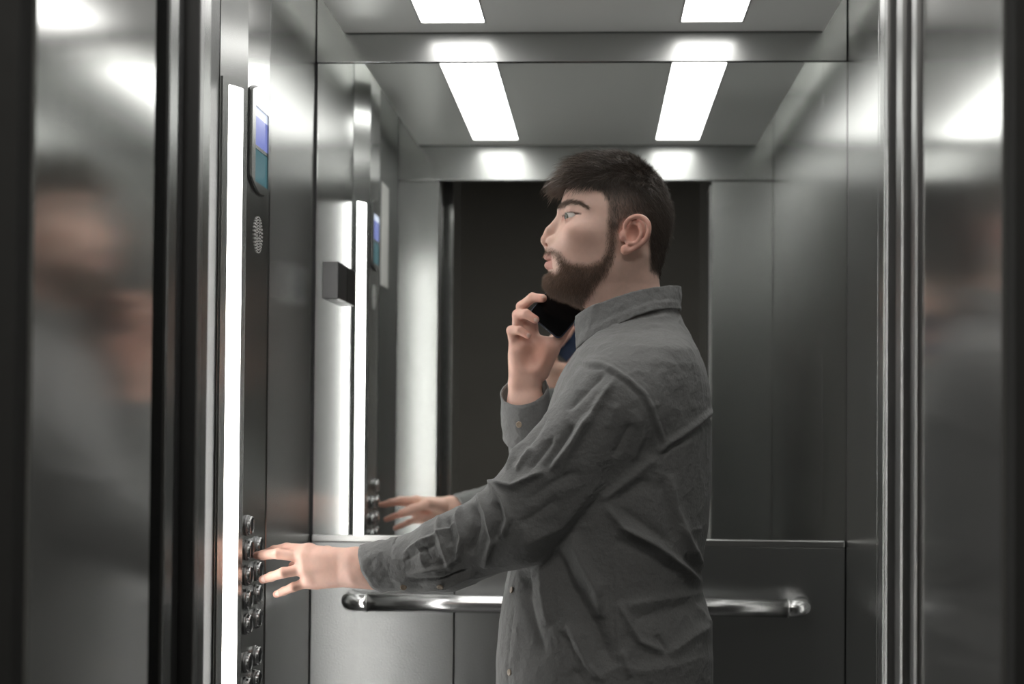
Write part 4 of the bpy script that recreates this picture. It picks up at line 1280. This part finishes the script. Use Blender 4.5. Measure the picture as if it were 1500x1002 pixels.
def ribbon(name, rows, thick, closed, mat, parent, wr=.0008, seed=31, ease=0):
    """a strip of cloth: rows of points (each row runs along the strip), given a thickness"""
    R_ = np.asarray(rows, float)                    # nr, n, 3
    nr, n = R_.shape[:2]
    dv = np.gradient(R_, axis=0)
    if closed: du_ = np.roll(R_, -1, 1) - np.roll(R_, 1, 1)
    else: du_ = np.gradient(R_, axis=1)
    N = np.cross(du_, dv); N /= np.linalg.norm(N, axis=2)[..., None] + 1e-12
    cen = R_.reshape(-1, 3).mean(0)
    if ((R_ - cen) * N).sum() < 0: N = -N
    w = noise3(R_.reshape(-1, 3) * np.array([1, 1, .6]), 95, seed).reshape(nr, n, 1) * wr + noise3(R_.reshape(-1, 3), 200, seed + 1).reshape(nr, n, 1) * wr * .4
    R_ = R_ + N * w
    O = (R_ + N * thick).reshape(-1, 3); I = (R_ - N * thick * .2).reshape(-1, 3)
    V = np.concatenate([O, I]); off = nr * n
    Fq = []
    m = n if closed else n - 1
    idx = lambda r, c: r * n + (c % n)
    for r in range(nr - 1):
        for c in range(m):
            a, b, c2, d = idx(r, c), idx(r, c + 1), idx(r + 1, c + 1), idx(r + 1, c)
            Fq.append((a, b, c2, d)); Fq.append((off + d, off + c2, off + b, off + a))
    for c in range(m):
        a, b = idx(0, c), idx(0, c + 1); Fq.append((b, a, off + a, off + b))
        a, b = idx(nr - 1, c), idx(nr - 1, c + 1); Fq.append((a, b, off + b, off + a))
    if not closed:
        for r in range(nr - 1):
            a, b = idx(r, 0), idx(r + 1, 0); Fq.append((a, b, off + b, off + a))
            a, b = idx(r, n - 1), idx(r + 1, n - 1); Fq.append((b, a, off + a, off + b))
    return np_mesh(name, V, np.array(Fq), mat, parent)

# collar: a standing band, open at the throat
phis = np.linspace(math.radians(-152), math.radians(152), 170)
rows = []
VT = ([846, 852, 865, 893, 923, 955, 979, 995], [466, 461, 453, 443.5, 433, 426, 421.5, 420.5])
VB = ([846, 852, 872, 910, 932, 953, 975, 995], [512, 509, 496, 478, 467, 460, 456, 454.5])
for k in range(17):
    t = k / 16                                     # 0 bottom, 1 top
    row = []
    for ph in phis:
        cx = math.cos(ph)                           # 1 at the back, negative towards the throat
        sl = math.sin(ph)
        u = 920 + (75.5 if cx > 0 else 83.5) * np.sign(cx) * abs(cx) ** .92
        vt = np.interp(u, *VT); vb = np.interp(u, *VB)
        vv = vb + (vt - vb) * t
        ln = -(58 + 9 * (1 - t)) * np.sign(sl) * abs(sl) ** .75
        seam = 1.3 * math.exp(-((t - .32) / .05) ** 2) + (1.6 if t < .28 else 0)
        row.append(l2w(u, vv, ln + np.sign(ln) * seam * min(1, abs(sl) * 3)))
    rows.append(row)
collar = ribbon('collar', rows, .0022, False, M_CLOTH, shirt, .0019)

# cuffs
def cuff(name, c0, c1, r0, r1, tilt, seed, wr, flat=1.0, nr=12):
    ax = (c1 - c0) / np.linalg.norm(c1 - c0)
    e1 = np.cross(ax, [0, 1, 0]); e1 /= np.linalg.norm(e1); e2 = np.cross(ax, e1)
    rows = []
    for k in range(nr):
        t = k / (nr - 1); c = c0 + (c1 - c0) * t; r = r0 + (r1 - r0) * t
        row = []
        for a in np.linspace(0, 2 * math.pi, 90, endpoint=False):
            d = e1 * math.cos(a) + e2 * math.sin(a) * flat
            row.append(c + d * r + ax * (d.dot(tilt)) * r * (1.0))
        rows.append(row)
    return ribbon(name, rows, .0020, True, M_CLOTH, shirt, wr, seed)
lc0, lc1 = at(602, 824, 2.489), at(546, 832.5, 2.511)
cuff('cuff', lc0, lc1, .0425, .0382, np.array([0, 0, .30]), 41, .0022)
rc0, rc1 = at(773, 634, YM + 76 * KP), at(768, 571, YM + 73 * KP)
cuff('cuff', rc0, rc1, .0425, .0400, np.array([.10, .60, 0]), 51, .0016)

# shirt buttons
M_SBTN = plain('horn_button', (.36, .29, .22), .3, noise=.3, nscale=300)
def shirt_button(p, n, r=.0055):
    n = np.asarray(n, float); n /= np.linalg.norm(n)
    a = np.cross(n, [0, 0, 1.0]); a /= np.linalg.norm(a) + 1e-9; b = np.cross(n, a)
    V = []; Fc = []
    prof = [(0, r * .9), (.0012, r), (.002, r * .92), (.0017, r * .62), (.0014, r * .3)]
    for h, rr in prof:
        for k in range(20):
            t = 2 * math.pi * k / 20; V.append(np.asarray(p) + n * h + rr * (math.cos(t) * a + math.sin(t) * b))
    for i in range(len(prof) - 1):
        for k in range(20):
            x = i * 20 + k; y = i * 20 + (k + 1) % 20; Fc.append((x, y, y + 20, x + 20))
    Fc.append(tuple(range(80, 100)))
    return mesh_vf('button', V, Fc, M_SBTN, shirt)
def surf(u, v, want):
    """front surface point of the shirt near a photo pixel"""
    i = np.where(near > .05)[0]
    d = np.hypot(pu[i] - u, pv[i] - v) + (1 - want[i]) * 50 + Vs2[i, 1] * 20
    j = i[np.argmin(d)]
    return Vs2[j], Ns[j]
for (u, v, w) in ((645, 857, on_l), (751, 864, on_t), (747, 985, on_t)):
    p, n = surf(u, v, w); shirt_button(p + n * .0006, n)
cpn = at(760, 623, 0) if False else None
pb = at(591, 860, 2.4585); shirt_button(pb, np.array([.05, -.9, -.45]))
pb = at(760.5, 622, YM + 76 * KP - .0425); shirt_button(pb + np.array([0, -.0025, 0]), np.array([-.25, -1, 0]))

# ------------------------------------------------------------------ trousers and shoes (below the frame)
M_TROUSER = plain('charcoal_trousers', (.022, .023, .026), .85, noise=.15, nscale=300)
M_SHOE = plain('black_leather', (.012, .011, .010), .35, noise=.15)
M_SOLE = plain('dark_rubber', (.02, .02, .02), .8)
def trouser_sdf(P):
    f = ell(P, HIP + np.array([.0, 0, -.03]), (.135, .165, .20))
    for ft, s in zip(FOOT, (-1, 1)):
        kn = np.array([(HIP[0] + ft[0]) / 2 - .01, YM + s * .115, .50])
        f = smin(f, caps(P, HIP + np.array([0, s * .085, -.06]), kn, .105, .078), .04)
        f = smin(f, caps(P, kn, ft + np.array([.0, 0, .02]), .078, .064), .03)
    f = np.maximum(f, .075 - P[:, 2])
    return f + (noise3(P, 18, 61) * .004).astype(f32)
Vt, Ft = sdf_mesh(trouser_sdf, HIP - [.34, .34, .90], HIP + [.34, .34, .25], .009, 4, 2.2)
np_mesh('trousers', Vt, Ft, M_TROUSER, person)
for ft in FOOT:
    def shoe_sdf(P):
        f = caps(P, ft + [.02, 0, -.045], ft + [-.15, 0, -.055], .043, .038)
        f = smin(f, caps(P, ft + [.03, 0, -.02], ft + [.02, 0, .02], .046, .050), .03)
        return np.maximum(f, .014 - P[:, 2])
    Vq, Fq = sdf_mesh(shoe_sdf, ft - [.25, .08, .10], ft + [.12, .08, .10], .006, 4, 2.2)
    sh_ = np_mesh('shoe', Vq, Fq, M_SHOE, person)
    def sole_sdf(P):
        f = caps(P * np.array([1, 1, 0], f32), (ft + [.025, 0, 0]) * [1, 1, 0], (ft + [-.155, 0, 0]) * [1, 1, 0], .047, .042)
        return np.maximum(f, np.maximum(P[:, 2] - .016, .001 - P[:, 2]))
    Vq, Fq = sdf_mesh(sole_sdf, ft - [.25, .08, .10], ft + [.12, .08, -.05], .005, 4, 2.2)
    np_mesh('sole', Vq, Fq, M_SOLE, sh_, None, False)
